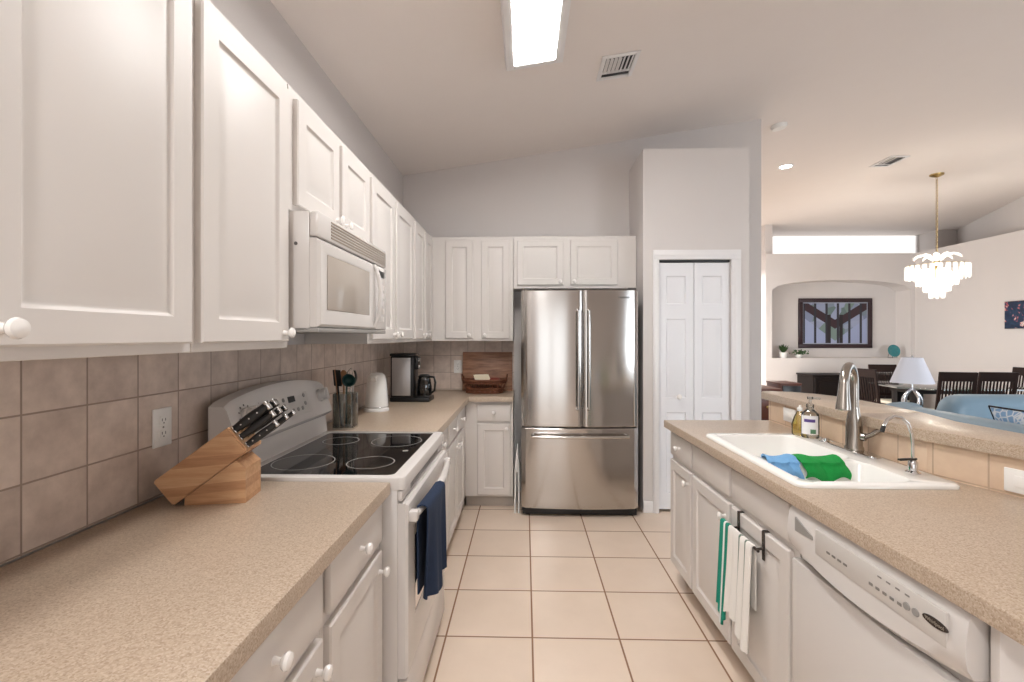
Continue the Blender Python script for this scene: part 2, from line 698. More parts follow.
struct('floor', MB().box(-1.4, 8.8, -2.9, 11.0, -0.08, 0.0), 'floor_tile', 0)
xr = LW + (3.46 - 2.86) / SL
cp_ = [(-1.25, 2.86 - 0.14 * SL)]
for i in range(25):
    t = i / 24
    cp_.append((xr - 1.15 + 2.3 * t, 3.46 - 1.15 * SL + SL * 2.3 * t - SL * 2.3 * t * t / 2))
struct('ceiling', MB().prism(cp_ + [(8.8, 3.46), (8.8, 3.60), (-1.25, 3.60)], -2.9, 11.0, 'y'), 'ceiling_paint', 30)
struct('wall_left', MB().box(-1.25, LW, -2.9, BW + 0.14, 0, 3.0), 'wall_paint', 0)
wb = MB().prism([(LW, 0), (2.105, 0), (2.105, 3.36), (LW, 2.90)], BW, BW + 0.13, 'y')
struct('wall_back', wb, 'wall_paint', 0)
# rear wall behind the camera, with a glass door and a window opening
wr = MB()
for a in ((-1.25, -1.0, 0, 3.5), (0.56, 3.6, 0, 3.5), (6.4, 8.8, 0, 3.5), (-1.0, 0.56, 2.05, 3.5), (3.6, 6.4, 2.35, 3.5), (3.6, 6.4, 0, 0.25)):
    wr.box(a[0], a[1], -2.72, -2.6, a[2], a[3])
struct('wall_rear', wr, 'wall_paint', 0)
d2 = MB()  # unseen door bars, added to break the fridge reflection into stripes
for x in (-1.0, -0.29, 0.48):
    d2.box(x, x + 0.08, -2.70, -2.64, 0.0, 2.05)
d2.box(-0.92, 0.48, -2.70, -2.64, 0.0, 0.08).box(-0.92, 0.48, -2.70, -2.64, 1.97, 2.05)
struct('door_2', d2, 'trim_white', 0)
# right wall: low (with a ledge) beside the dining table, glass doors towards the living room
w_r = MB()
w_r.box(7.0, 8.8, 6.2, 9.8, 0, 2.894)
w_r.box(7.0, 7.2, 5.7, 6.2, 0, 3.46)
w_r.box(7.0, 7.2, -2.6, 1.3, 0, 3.46)
w_r.box(7.0, 7.2, 1.3, 5.7, 2.35, 3.46)
struct('wall_right', w_r, 'wall_paint', 0)
d3 = MB()
for y in (1.3, 2.73, 4.16, 5.62):
    d3.box(7.06, 7.12, y, y + 0.08, 0.0, 2.35)
d3.box(7.06, 7.12, 1.38, 5.62, 0.0, 0.08).box(7.06, 7.12, 1.38, 5.62, 2.27, 2.35)
struct('door_3', d3, 'trim_white', 0)
struct('wall_right_upper', MB().prism([(7.15, 6.2), (7.28, 7.0), (8.6, 9.8), (8.8, 9.8), (8.8, 6.2)], 2.894, 3.46), 'wall_paint', 0)
# far dining wall with an arched niche and a ledge on top
NX0, NX1, NZ0, NS, NT_ = 4.47, 6.93, 1.005, 2.235, 2.415
wf = MB()
wf.box(4.36, NX0, 8.6, 8.95, 0, 2.894)
wf.box(NX1, 7.0, 8.6, 8.95, 0, 2.894)
wf.box(NX0, NX1, 8.6, 8.95, 0, NZ0)
arc = []
for i in range(25):
    t = i / 24
    arc.append((NX0 + (NX1 - NX0) * t, NS + (NT_ - NS) * math.sqrt(max(0, 1 - (2 * t - 1) ** 2)) ** 1.0))
wf.prism([(NX0, 2.894)] + arc + [(NX1, 2.894)], 8.6, 8.95, 'y')
wf.box(4.36, 7.0, 8.95, 9.8, 0, 2.894)
struct('wall_far', wf, 'wall_paint', 0)
struct('wall_far_upper', MB().box(3.0, 8.8, 9.8, 9.95, 2.8, 3.46).box(8.0, 8.6, 9.3, 9.8, 2.894, 3.46).box(4.42, 4.56, 8.75, 9.8, 2.894, 3.46), 'wall_paint', 0)
struct('wall_hall', MB().box(1.99, 8.8, 10.6, 10.75, 0, 3.46).box(1.99, 2.085, 8.2, 10.6, 0, 3.40).box(1.99, 2.085, 4.362, 6.0, 0, 3.40).box(1.99, 2.085, 6.0, 8.2, 2.15, 3.40), 'wall_paint', 0)  # unseen side opening added to hold the dining fill lamp
win = MB().box(4.60, 7.96, 9.77, 9.80, 2.90, 3.45)
o = struct('window_1', win, 'window_daylight', 0)
fr = MB().box(4.56, 8.0, 9.74, 9.80, 2.894, 2.925).box(4.56, 4.60, 9.74, 9.80, 2.925, 3.45).box(7.96, 8.0, 9.74, 9.80, 2.925, 3.45)
fr.build('window_frame', 'trim_white', o)

# pantry block with the bifold door
PY, PT = 3.74, 2.885
PX0, PX1, DX0, DX1, DZ = 0.937, 1.768, 1.060, 1.624, 2.005
pw = MB()
pw.box(PX0, DX0, PY, PY + 0.10, 0, PT)
pw.box(DX1, PX1, PY, PY + 0.10, 0, PT)
pw.box(DX0, DX1, PY, PY + 0.10, DZ, PT)
pw.box(PX0, PX0 + 0.09, PY + 0.10, BW, 0, PT)
pw.box(PX1 - 0.09, PX1, PY + 0.10, BW, 0, PT)
pw.box(PX0 + 0.09, PX1 - 0.09, PY + 0.10, BW, PT - 0.1, PT)
struct('wall_pantry', pw, 'wall_paint', 0)
cs = MB()
for (a, b) in ((DX0 - 0.047, DX0), (DX1, DX1 + 0.075)):
    cs.box(a, b, PY - 0.016, PY, 0, DZ - 0.0005, 0.003)
    mdl = (a + b) / 2
    cs.box(mdl - 0.012, mdl + 0.012, PY - 0.021, PY - 0.0165, 0, DZ - 0.0005, 0.002)
cs.box(DX0 - 0.047, DX1 + 0.075, PY - 0.016, PY, DZ, DZ + 0.075, 0.003)
cs.box(DX0 - 0.035, DX1 + 0.050, PY - 0.021, PY - 0.0165, DZ + 0.026, DZ + 0.050, 0.002)
struct('trim_1', cs, 'trim_white')
tr = MB().box(DX0, DX1, PY + 0.02, PY + 0.06, DZ - 0.018, DZ)
struct('trim_2', tr, 'plastic_black', 0)
struct('baseboard_pantry', MB().box(PX0 + 0.0, DX0 - 0.047, PY - 0.014, PY, 0, 0.095, 0.004).box(DX1 + 0.075, PX1, PY - 0.014, PY, 0, 0.095, 0.004), 'trim_white')
dr = bpy.data.objects.new('door_1', None)
C.objects.link(dr)
dr['kind'] = 'structure'
dr.location = (DX0, PY + 0.05, 0.02)
lw = (DX1 - DX0) / 2 - 0.002
lh = DZ - 0.02 - 0.022
for i in range(2):
    x0 = i * (lw + 0.003) + 0.001
    m = MB()
    pa, pb = 0.062, lw - 0.062
    m.panel_slab(lw, lh, [(pa, pb, lh - 0.33, lh - 0.105), (pa, pb, lh - 1.075, lh - 0.445), (pa, pb, 0.13, lh - 1.19)], 0.032, 0.004,
                 ((0, 0), (0.008, 0.008), (0.014, 0.008), (0.030, 0.002)), x0=x0)
    lf = m.build('door_leaf', 'door_white', dr)
    if i == 0:
        MB().lathe([(0.010, 0), (0.009, 0.018), (0.019, 0.026), (0.021, 0.036), (0.014, 0.044), (0, 0.046)], 18,
                   T(lw * 0.56, -0.032, 0.90) @ Matrix.Rotation(PI / 2, 4, 'X')).build('door_knob', 'knob_white', lf)

# backsplash tile (a layer of the walls)
struct('trim_3', MB().box(LW, LW + 0.01, 0.0, BW - 0.01, 0.916, 1.357), 'backsplash_left', 0)
struct('trim_4', MB().box(LW, -0.10, BW - 0.01, BW, 0.916, 1.357), 'backsplash_back', 0)

# ------------------------------------------------------------------ cabinets
KNOB = None


def knob_mesh():
    return MB().lathe([(0.009, 0), (0.0065, 0.008), (0.006, 0.014), (0.0135, 0.019), (0.0165, 0.025), (0.0145, 0.031), (0.008, 0.034), (0, 0.0345)], 18,
                      Matrix.Rotation(PI / 2, 4, 'X'))


def add_knob(parent, x, y, z):
    global KNOB
    if KNOB is None:
        KNOB = knob_mesh().build('knob', 'knob_white')
        k = KNOB
    else:
        k = KNOB.copy()
        C.objects.link(k)
    k.parent = parent
    k.location = (x, y, z)
    return k


DT = 0.019


def cabinet(name, label, loc, rz, w, z0, z1, depth, doors=(), drawers=(), toe=0.0, fw=0.052, group=None, hollow=False):
    """Local frame: x along the front, -y out of the front, z up.
    doors: (x0, x1, z0, z1, knob_x, knob_z or None); drawers likewise."""
    t = thing(name, label, 'cabinet', (loc[0], loc[1], 0), rz, group)
    if hollow:
        b = MB().box(0, w, 0, 0.018, z0 + toe, z1, 0.0015, 1)
        b.box(0, 0.018, 0.0185, depth, z0 + toe, z1).box(w - 0.018, w, 0.0185, depth, z0 + toe, z1)
        b.box(0.0185, w - 0.0185, 0.0185, depth, z0 + toe, z0 + toe + 0.018)
    else:
        b = MB().box(0, w, 0, depth, z0 + toe, z1, 0.0015, 1)
    b.build('carcass', 'cabinet_white', t)
    if toe:
        MB().box(0, w, 0.07, depth, 0, toe).build('toe_kick', 'toe_dark', t)
    for (a, b_, c, d, kx, kz) in doors:
        m = MB().panel_slab(b_ - a, d - c, [(fw, b_ - a - fw, fw, d - c - fw)], DT)
        dd = m.build('door', 'cabinet_white', t, loc=(a, 0, c))
        if kx is not None:
            add_knob(dd, kx - a, -DT, kz - c)
    for (a, b_, c, d, kx, kz) in drawers:
        m = MB().box(0, b_ - a, -DT, 0, 0, d - c, 0.006, 2)
        dd = m.build('drawer', 'cabinet_white', t, loc=(a, 0, c))
        if kx is not None:
            add_knob(dd, kx - a, -DT, kz - c)
    return t


UF = -0.79     # face frame of the left wall cabinets
UB, UT = 1.358, 2.24
UD = UF - LW - 0.003


def upper_left(label, y0, y1, z0, doors):
    ds = []
    for (a, b, k) in doors:
        ds.append((a - y0, b - y0, z0 + 0.022, UT - 0.035, (a + 0.032 if k == 'l' else b - 0.032) - y0, z0 + 0.05))
    return cabinet('upper_cabinet', label, (UF, y0), PI / 2, y1 - y0, z0, UT, UD, ds, fw=0.060)


upper_left('large white wall cabinet nearest the camera at upper left, knob at its lower left', 0.26, 1.084, UB, [(0.275, 0.617, 'r'), (0.635, 1.068, 'l')])
upper_left('single-door white wall cabinet between the large front cabinet and the microwave', 1.086, 1.535, UB, [(1.099, 1.510, 'r')])
upper_left('short two-door white wall cabinet directly above the microwave', 1.541, 2.322, 1.822, [(1.572, 1.928, 'r'), (1.962, 2.306, 'l')])
upper_left('tall white two-door wall cabinet just past the microwave', 2.324, 3.245, UB, [(2.355, 2.760, 'r'), (2.800, 3.222, 'l')])
upper_left('narrow two-door white wall cabinet in the far left corner', 3.247, 3.950, UB, [(3.290, 3.575, 'r'), (3.630, 3.890, 'l')])

BF = 3.952
cabinet('upper_cabinet', 'tall two-door white wall cabinet on the back wall left of the fridge', (UF - 0.001, BF), 0, 0.691, UB, UT, BW - BF - 0.011,
        [(0.120, 0.352, UB + 0.022, UT - 0.035, 0.322, UB + 0.05), (0.424, 0.660, UB + 0.022, UT - 0.035, 0.454, UB + 0.05)])
cabinet('upper_cabinet', 'short wide white wall cabinet above the steel refrigerator', (-0.097, BF), 0, 1.030, 1.80, UT, BW - BF - 0.002,
        [(0.030, 0.420, 1.828, UT - 0.035, 0.390, 1.858), (0.478, 0.872, 1.828, UT - 0.035, 0.508, 1.858)])

LF = -0.484    # face frame of the left base cabinets
CT = 0.914
BT = CT - 0.04


def base_left(label, y0, y1, cols, toe=0.10):
    ds, dw = [], []
    for (a, b, k) in cols:
        ds.append((a - y0, b - y0, toe + 0.018, 0.700, (a + 0.035 if k == 'l' else b - 0.035) - y0, 0.645))
        dw.append((a - y0, b - y0, 0.728, 0.855, (a + b) / 2 - y0, 0.795))
    return cabinet('base_cabinet', label, (LF, y0), PI / 2, y1 - y0, 0, BT, LF - LW - 0.012, ds, dw, toe)


base_left('white base cabinet under the near end of the left counter, only its drawer corner showing', 0.20, 0.618, [(0.215, 0.600, 'r')])
base_left('white base cabinet second from the range, drawer knob at the bottom of the photo', 0.620, 1.088, [(0.640, 1.068, 'r')])
base_left('white base cabinet with drawer and door beside the near side of the range', 1.090, 1.540, [(1.110, 1.516, 'r')])
base_left('white base cabinet just past the far side of the range', 2.312, 2.838, [(2.335, 2.810, 'l')])
base_left('white base cabinet with two drawers in the left run next to the corner', 2.840, 3.786, [(2.858, 3.200, 'r'), (3.225, 3.560, 'l')])
cabinet('base_cabinet', 'narrow white base cabinet on the back wall just left of the fridge', (LF + 0.0, 3.788), 0, 0.388, 0, BT, BW - 3.788 - 0.012,
        [(0.100, 0.366, 0.118, 0.692, 0.336, 0.655)], [(0.100, 0.366, 0.712, 0.848, 0.233, 0.785)], 0.10)

# ------------------------------------------------------------------ worktops on the left
CE = -0.447
o = MB().plate([(LW + 0.011, 0.18), (CE, 0.18), (CE, 1.540), (LW + 0.011, 1.540)], [], BT, CT, 0.006).build('worktop', 'laminate')
tag(o, 'beige speckled worktop in the left foreground under the knife block', 'worktop')
o = MB().plate([(LW + 0.011, 2.312), (CE, 2.312), (CE, 3.735), (-0.095, 3.735), (-0.095, BW - 0.011), (LW + 0.011, BW - 0.011)], [], BT, CT, 0.006).build('worktop', 'laminate')
tag(o, 'beige speckled corner worktop past the range, under the kettle and coffee maker', 'worktop')

# ------------------------------------------------------------------ range
RY0, RW = 1.545, 0.762
rg = thing('electric_range', 'white freestanding electric range with black glass cooktop and raised control panel', 'range', (-0.425, RY0, 0), PI / 2)
# local: x = along the front (+Y), -y = out of the front (+X); depth y up to 0.67
MB().box(0.003, RW - 0.003, 0.0, 0.655, 0.03, 0.885, 0.004).build('body', 'appliance_white', rg)
MB().box(0.02, RW - 0.02, 0.05, 0.62, 0.0, 0.03).build('base', 'plastic_black', rg)
m = MB()
m.plate(rrect(0, RW, -0.024, 0.575, 0.02), [rrect(0.030, RW - 0.030, 0.020, 0.535, 0.025)], 0.885, 0.926, 0.008)
m.build('cooktop_rim', 'appliance_white', rg)
cg = MB().plate(rrect(0.031, RW - 0.031, 0.021, 0.534, 0.025), [], 0.905, 0.9225, 0.0).build('glass_cooktop', 'cooktop_glass', rg)
for (x, y, r) in ((0.20, 0.155, 0.088), (0.56, 0.155, 0.112), (0.20, 0.410, 0.112), (0.56, 0.410, 0.080)):
    m = MB()
    pr = [[Vector((x + rr * math.cos(2 * PI * i / 48), y + rr * math.sin(2 * PI * i / 48), z)) for i in range(48)] for rr, z in ((r, 0.9226), (r, 0.9231), (r - 0.004, 0.9231), (r - 0.004, 0.9226))]
    m.ring_loft(pr + [pr[0]], False, False)
    m.build('burner_ring', 'plastic_grey', cg)
MB().lathe([(0.0, 0.9226), (0.012, 0.9226), (0.012, 0.923), (0, 0.923)], 20, T(0.38, 0.07, 0)).build('burner_light', 'plastic_grey', cg)
# backguard: arched top, leaning face
m = MB()
N = 24
sec = []
for i in range(N + 1):
    t = i / N
    x = RW * t
    e = 1 - (2 * t - 1) ** 2
    zt = 1.162 + 0.044 * e ** 0.8
    if i in (0, N):
        zt -= 0.004
    yb = 0.640
    sec.append([Vector((x, yb, 0.885)), Vector((x, 0.570, 0.885)), Vector((x, 0.560, 0.930)), Vector((x, 0.570, 1.005)), Vector((x, 0.543, 1.020)),
                Vector((x, 0.536, 1.03)), Vector((x, 0.578, zt - 0.012)), Vector((x, 0.588, zt)), Vector((x, yb, zt))])
m.ring_loft(sec)
bgd = m.build('control_panel', 'appliance_white', rg, 30)
# face plane of the panel: from (y .568, z 1.03) to (.606, ~1.15)
ang = math.atan2(0.042, 0.148)


def on_panel(x, s):
    """point a distance s up the sloping face"""
    return Vector((x, 0.536 + math.sin(ang) * s, 1.03 + math.cos(ang) * s))


FM = lambda x, s: Matrix.Translation(on_panel(x, s)) @ Matrix.Rotation(-ang, 4, 'X')
MB().box(-0.145, 0.145, -0.0025, 0.001, -0.045, 0.052, 0.001, 1, FM(0.41, 0.075)).build('keypad', 'appliance_trim', bgd)
MB().box(-0.028, 0.028, -0.0045, 0.001, -0.013, 0.013, 0.001, 1, FM(0.405, 0.104)).build('clock_display', 'plastic_black', bgd)
for (x, s) in ((0.515, 0.108), (0.515, 0.072), (0.48, 0.055), (0.44, 0.055), (0.40, 0.055), (0.34, 0.108), (0.34, 0.072), (0.31, 0.055)):
    MB().lathe([(0.0, 0), (0.009, 0), (0.009, 0.002), (0, 0.002)], 14, FM(x, s) @ T(0, -0.0025, 0) @ Matrix.Rotation(PI / 2, 4, 'X')).build('touch_key', 'plastic_grey' if x > 0.4 else 'print_grey', bgd)
for x in (0.085, 0.195, 0.672):
    kb = MB().lathe([(0.030, 0), (0.029, 0.012), (0.024, 0.016), (0.023, 0.034), (0.020, 0.037), (0, 0.037)], 24, FM(x, 0.088) @ Matrix.Rotation(PI / 2, 4, 'X'))
    kb.box(-0.006, 0.006, -0.046, -0.012, -0.028, 0.028, 0.003, 2, FM(x, 0.088))
    kb.build('control_knob', 'appliance_white', bgd)
for x in (0.085, 0.195):
    mm = MB()
    for k in range(9):
        a = R(-130 + 260 * k / 8)
        mm.box(-0.002, 0.002, -0.0012, 0.001, 0.036, 0.043, 0, 1, FM(x, 0.088) @ Matrix.Rotation(a, 4, 'Y'))
    mm.build('dial_marks', 'print_grey', bgd)
# oven front
ps = MB().box(0.006, RW - 0.006, -0.016, 0.0, 0.845, 0.880, 0.003).build('vent_strip', 'appliance_white', rg)
sl = MB()
for k in range(26):
    sl.box(0.12 + k * 0.020, 0.132 + k * 0.020, -0.0165, -0.012, 0.853, 0.872)
sl.build('vent_slots', 'filter_dark', ps)
dm = MB().panel_slab(RW - 0.012, 0.585, [(0.10, RW - 0.112, 0.15, 0.45)], 0.034, 0.008, ((0, 0), (0.004, 0.003), (0.010, 0.003), (0.012, 0.0025)))
od = dm.build('oven_door', 'appliance_white', rg, loc=(0.006, 0, 0.252))
MB().box(0.115, RW - 0.127, -0.0325, -0.0305, 0.165, 0.435, 0.002).build('oven_window', 'glass_smoke', od)
hm = MB()
hp = []
for i in range(17):
    t = i / 16
    hp.append((0.035 + (RW - 0.082) * t, -0.050 - 0.022 * math.sin(PI * t), 0.535 + 0.0 * t))
hm.tube(hp, [0.012 + 0.004 * math.sin(PI * i / 16) for i in range(17)], 12)
for x in (0.035, RW - 0.047):
    hm.box(x - 0.018, x + 0.018, -0.062, -0.030, 0.517, 0.553, 0.006)
hm.build('oven_handle', 'appliance_white', od)
MB().box(0.006, RW - 0.006, -0.028, 0.0, 0.045, 0.240, 0.006).build('storage_drawer', 'appliance_white', rg)

# navy towel over the oven handle
tx0, tx1 = 0.075, 0.345


def navy(u, v):
    # v runs front hem -> over the bar -> back hem
    x = tx0 + (tx1 - tx0) * u
    zt = 0.252 + 0.535 + 0.021
    hook = -0.062 - 0.018 * math.sin(PI * (x / RW))
    fold = 0.012 * math.sin(u * 9.0 + 0.5) + 0.007 * math.sin(u * 17.0)
    if v < 0.46:
        t = v / 0.46
        zb_ = 0.440 + 0.06 * abs(u - 0.5)
        z = zb_ + (zt - 0.010 - zb_) * t
        y = hook - 0.022 + fold * (1 - t) * 1.3
        xx = (tx0 + tx1) / 2 + (x - (tx0 + tx1) / 2) * (0.86 + 0.14 * t)
    elif v < 0.54:
        a = (v - 0.46) / 0.08 * PI
        z = zt - 0.010 + 0.014 * math.sin(a)
        y = hook - 0.022 * math.cos(a)
        xx = x
    else:
        t = (v - 0.54) / 0.46
        z = zt - 0.010 - (zt - 0.50) * t
        y = min(hook + 0.020, -0.043)
        xx = (tx0 + tx1) / 2 + (x - (tx0 + tx1) / 2) * (1 - 0.1 * t)
    return Vector((xx, y, z))


tw = MB().sheet(navy, 26, 40, 0.005).build('dish_towel', 'towel_navy', None, 60)
tw.location = rg.location
tw.rotation_euler = rg.rotation_euler
tag(tw, 'navy blue dish towel hanging over the oven door handle', 'towel')

# ------------------------------------------------------------------ microwave
mwz0, mwz1, mwd = 1.416, 1.818, 0.385
mw = thing('microwave', 'white over-the-range microwave with louvred vent and curved handle', 'microwave', (-0.722, 1.547, 0), PI / 2)
MW = 0.762
MB().box(0, MW, 0.0, mwd, mwz0, mwz1, 0.004).build('body', 'appliance_white', mw)
vg = MB().box(0.0, MW, -0.032, 0.0, mwz1 - 0.085, mwz1, 0.008).build('vent_grille', 'appliance_white', mw)
lv = MB()
for k in range(6):
    z = mwz1 - 0.074 + k * 0.011
    lv.box(0.10, MW - 0.02, -0.0345, -0.030, z, z + 0.0055, 0.001)
lv.build('louvre', 'louvre_tan', vg)
mdw = 0.60
mdm = MB().panel_slab(mdw, 0.300, [(0.055, mdw - 0.075, 0.055, 0.262)], 0.034, 0.010, ((0, 0), (0.006, 0.004), (0.012, 0.004), (0.014, 0.0035)))
md = mdm.build('door', 'appliance_white', mw, loc=(0.002, 0, mwz0 + 0.012))
MB().box(0.068, mdw - 0.088, -0.0325, -0.0298, 0.062, 0.254, 0.002).build('window', 'microwave_window' if 'microwave_window' in MATS else 'plastic_grey', md)
hp = [(mdw - 0.032, -0.034 - 0.030 * math.sin(PI * i / 14) ** 0.7, 0.012 + 0.282 * i / 14) for i in range(15)]
MB().tube(hp, [0.008 + 0.003 * math.sin(PI * i / 14) for i in range(15)], 10).build('handle', 'appliance_white', md)
cp = MB().box(mdw + 0.004, MW, -0.032, 0.0, mwz0 + 0.012, mwz0 + 0.312, 0.006).build('control_panel', 'appliance_white', mw)
MB().box(mdw + 0.03, MW - 0.03, -0.0335, -0.031, mwz0 + 0.262, mwz0 + 0.292, 0.001).build('display', 'plastic_black', cp)
for r_ in range(5):
    for c_ in range(3):
        MB().box(mdw + 0.032 + c_ * 0.034, mdw + 0.058 + c_ * 0.034, -0.0332, -0.031, mwz0 + 0.050 + r_ * 0.038, mwz0 + 0.076 + r_ * 0.038, 0.001, 1).build('button', 'appliance_trim', cp)
MB().box(0.0, MW, -0.030, mwd - 0.02, mwz0 - 0.006, mwz0 + 0.010, 0.003).build('underside', 'plastic_grey', mw)
MB().lathe([(0, 0), (0.006, 0), (0.006, 0.002), (0, 0.002)], 12, T(-0.0, 0.045, mwz1 - 0.11) @ Matrix.Rotation(-PI / 2, 4, 'Y')).build('screw', 'filter_dark', mw)

# ------------------------------------------------------------------ refrigerator
FX0, FX1, FY = -0.030, 0.877, 3.60
FW = FX1 - FX0
fz = thing('refrigerator', 'stainless steel french door refrigerator with bottom freezer drawer', 'refrigerator', (FX0, FY, 0))
MB().box(0.005, FW - 0.005, 0.075, 0.610, 0.03, 1.745, 0.006).build('body', 'filter_dark', fz)


def bulge(x, amp=0.030):
    t = 2 * x / FW - 1
    return amp * (t * t) + 0.022 * max(0, abs(t) - 0.93) / 0.07 * max(0, abs(t) - 0.93) / 0.07


def curved_panel(x0, x1, z0, z1, edge=0.008):
    n = 26
    xs = [x0 + (x1 - x0) * i / n for i in range(n + 1)]
    pl = [(x, bulge(x) + (edge if i in (0, n) else 0.0)) for i, x in enumerate(xs)] + [(x1, 0.070), (x0, 0.070)]
    m = MB()
    m.ring_loft([[Vector((p[0], p[1] + (0.004 if i < n + 1 else 0), z0)) for i, p in enumerate(pl)],
                 [Vector((p[0], p[1], z0 + 0.006)) for p in pl], [Vector((p[0], p[1], z1 - 0.006)) for p in pl],
                 [Vector((p[0], p[1] + (0.004 if i < n + 1 else 0), z1)) for i, p in enumerate(pl)]])
    return m


SM = FW * 0.523
fd1 = curved_panel(0.0, SM - 0.002, 0.700, 1.755).build('door', 'stainless', fz, 30)
fd2 = curved_panel(SM + 0.002, FW, 0.700, 1.755).build('door', 'stainless', fz, 30)
fd3 = curved_panel(0.0, FW, 0.068, 0.688).build('freezer_drawer', 'stainless', fz, 30)
for fd, x in ((fd1, SM - 0.040), (fd2, SM + 0.040)):
    y = bulge(x)
    z0_, z1_ = 0.835, 1.60
    pts = [(x, y, z0_)] + [(x, y - 0.052, z0_ + 0.012 + (z1_ - z0_ - 0.024) * i / 8) for i in range(9)] + [(x, y, z1_)]
    MB().tube(pts, 0.0115, 12).build('handle', 'steel_cap', fd)
y = bulge(FW / 2)
pts = [(0.088, bulge(0.088), 0.632)] + [(0.095 + (FW - 0.19) * i / 12, bulge(0.1 + (FW - 0.2) * i / 12) - 0.052, 0.632) for i in range(13)] + [(FW - 0.088, bulge(FW - 0.088), 0.632)]
MB().tube(pts, 0.0125, 12).build('handle', 'steel_cap', fd3)
MB().box(0.01, FW - 0.01, 0.050, 0.30, 0.012, 0.062, 0.006).build('toe_grille', 'plastic_black', fz)
for x in (0.05, FW - 0.05):
    MB().cyl((x, 0.10, 0), (x, 0.10, 0.03), 0.02).build('foot', 'plastic_black', fz)
    MB().box(x - 0.03, x + 0.03, 0.03, 0.11, 1.756, 1.772, 0.003).build('hinge_cover', 'filter_dark', fz)
text('logo', 'SAMSUNG', 0.020, 'badge_dark', fd2, (FW - 0.115, bulge(FW - 0.115) - 0.003, 1.695), (PI / 2, 0, R(4)))

# folded white step stool in the gap beside the fridge
ss = thing('step_stool', 'narrow folded white step stool in the gap left of the fridge', 'stool', (-0.064, 3.70, 0))
for s_ in (-1, 1):
    MB().tube([(s_ * 0.015, 0.0, 0.0), (s_ * 0.013, 0.05, 0.32)], 0.0075, 8).build('leg', 'plastic_white', ss)
    MB().tube([(s_ * 0.015, 0.25, 0.0), (s_ * 0.013, 0.20, 0.32)], 0.0075, 8).build('leg', 'plastic_white', ss)
MB().prism([(-0.020, 0.315), (0.020, 0.315), (0.006, 0.50), (-0.002, 0.50)], 0.03, 0.22, 'y').build('step', 'plastic_white', ss)

# ------------------------------------------------------------------ knife block and knives
kb = thing('knife_block', 'slanted maple knife block on the left counter', 'knife block', (-1.000, 1.300, CT), R(9))
th = R(37)
dx, dz = math.cos(th), math.sin(th)
px_, pz_ = -math.sin(th), math.cos(th)
L_, K_ = 0.250, 0.088
W_ = 0.115
body = [(0.0, 0.0), (L_ * dx, L_ * dz), (L_ * dx + K_ * px_, L_ * dz + K_ * pz_), (K_ * px_, K_ * pz_)]
m = MB().prism(body, 0, W_, 'y')
bmesh.ops.bevel(m.bm, geom=list(m.bm.edges), offset=0.004, segments=2, affect='EDGES')
m.build('block', 'maple_block', kb)
m = MB().prism([(0.030, 0.0), (0.194, 0.0), (0.194, 0.100), (0.168, 0.1245), (0.031, 0.0222)], 0.003, W_ - 0.003, 'y')
m.build('foot', 'maple_block', kb)


def knife(name, label, across, up, hl, hw, ht, big=False):
    k = thing(name, label, 'knife', (0, 0, 0), 0, 'knives in the maple block')
    # handle frame: local x = along the slant
    M = T(-1.000, 1.300, CT) @ Matrix.Rotation(R(9), 4, 'Z') @ Matrix.Translation((L_ * dx + up * px_, across, L_ * dz + up * pz_)) @ Matrix.Rotation(-th, 4, 'Y')
    k.matrix_world = M
    k.location = M.to_translation()
    k.rotation_euler = M.to_euler()
    m = MB()
    n = 10
    rings = []
    for i in range(n + 1):
        t = i / n
        wv = hw * (0.85 + 0.25 * math.sin(PI * (t * 0.9 + 0.1)) ** 2 + 0.12 * t)
        rings.append([Vector((0.004 + hl * t, ht / 2 * math.cos(a), wv / 2 * math.sin(a))) for a in [2 * PI * q / 12 for q in range(12)]])
    m.ring_loft(rings)
    m.build('handle', 'plastic_black', k)
    MB().box(-0.060, 0.004, -0.0012, 0.0012, -hw * 0.55, hw * 0.55).build('blade', 'steel_cap', k)
    MB().box(-0.0, 0.006, -ht * 0.45, ht * 0.45, -hw * 0.42, hw * 0.42, 0.001).build('bolster', 'steel_cap', k)
    MB().box(hl + 0.000, hl + 0.010, -ht * 0.45, ht * 0.45, -hw * 0.5, hw * 0.5, 0.002).build('end_cap', 'steel_cap', k)
    for q in ((0.25, 0.5, 0.75) if name in ('paring_knife', 'chef_knife') else ()):
        MB().cyl((hl * q, -ht * 0.52, 0), (hl * q, ht * 0.52, 0), 0.0022, 10).build('rivet', 'steel_cap', k)
    return k


spec = [('chef_knife', 'thickest black-handled knife at the upper edge of the block', 0.020, 0.073, 0.112, 0.027, 0.021),
        ('bread_knife', 'long-handled black knife behind the thickest one, steel end cap highest', 0.058, 0.073, 0.118, 0.022, 0.017),
        ('carving_knife', 'black knife in the rear top slot of the block', 0.096, 0.073, 0.108, 0.021, 0.016),
        ('kitchen_knife', 'black steel-capped knife in the near middle slot of the block', 0.020, 0.045, 0.108, 0.020, 0.016),
        ('utility_knife', 'black steel-capped knife in the centre middle slot of the block', 0.058, 0.045, 0.114, 0.020, 0.016),
        ('boning_knife', 'black knife in the rear middle slot of the block', 0.096, 0.045, 0.118, 0.019, 0.015),
        ('paring_knife', 'small riveted black knife lowest and nearest in the block', 0.020, 0.016, 0.098, 0.020, 0.015),
        ('steak_knife', 'slim black knife in the lowest central slot of the block', 0.058, 0.017, 0.118, 0.016, 0.013),
        ('peeling_knife', 'slim black knife in the lowest rear slot, pointing at the range', 0.096, 0.017, 0.128, 0.015, 0.012)]
for s_ in spec:
    knife(*s_)

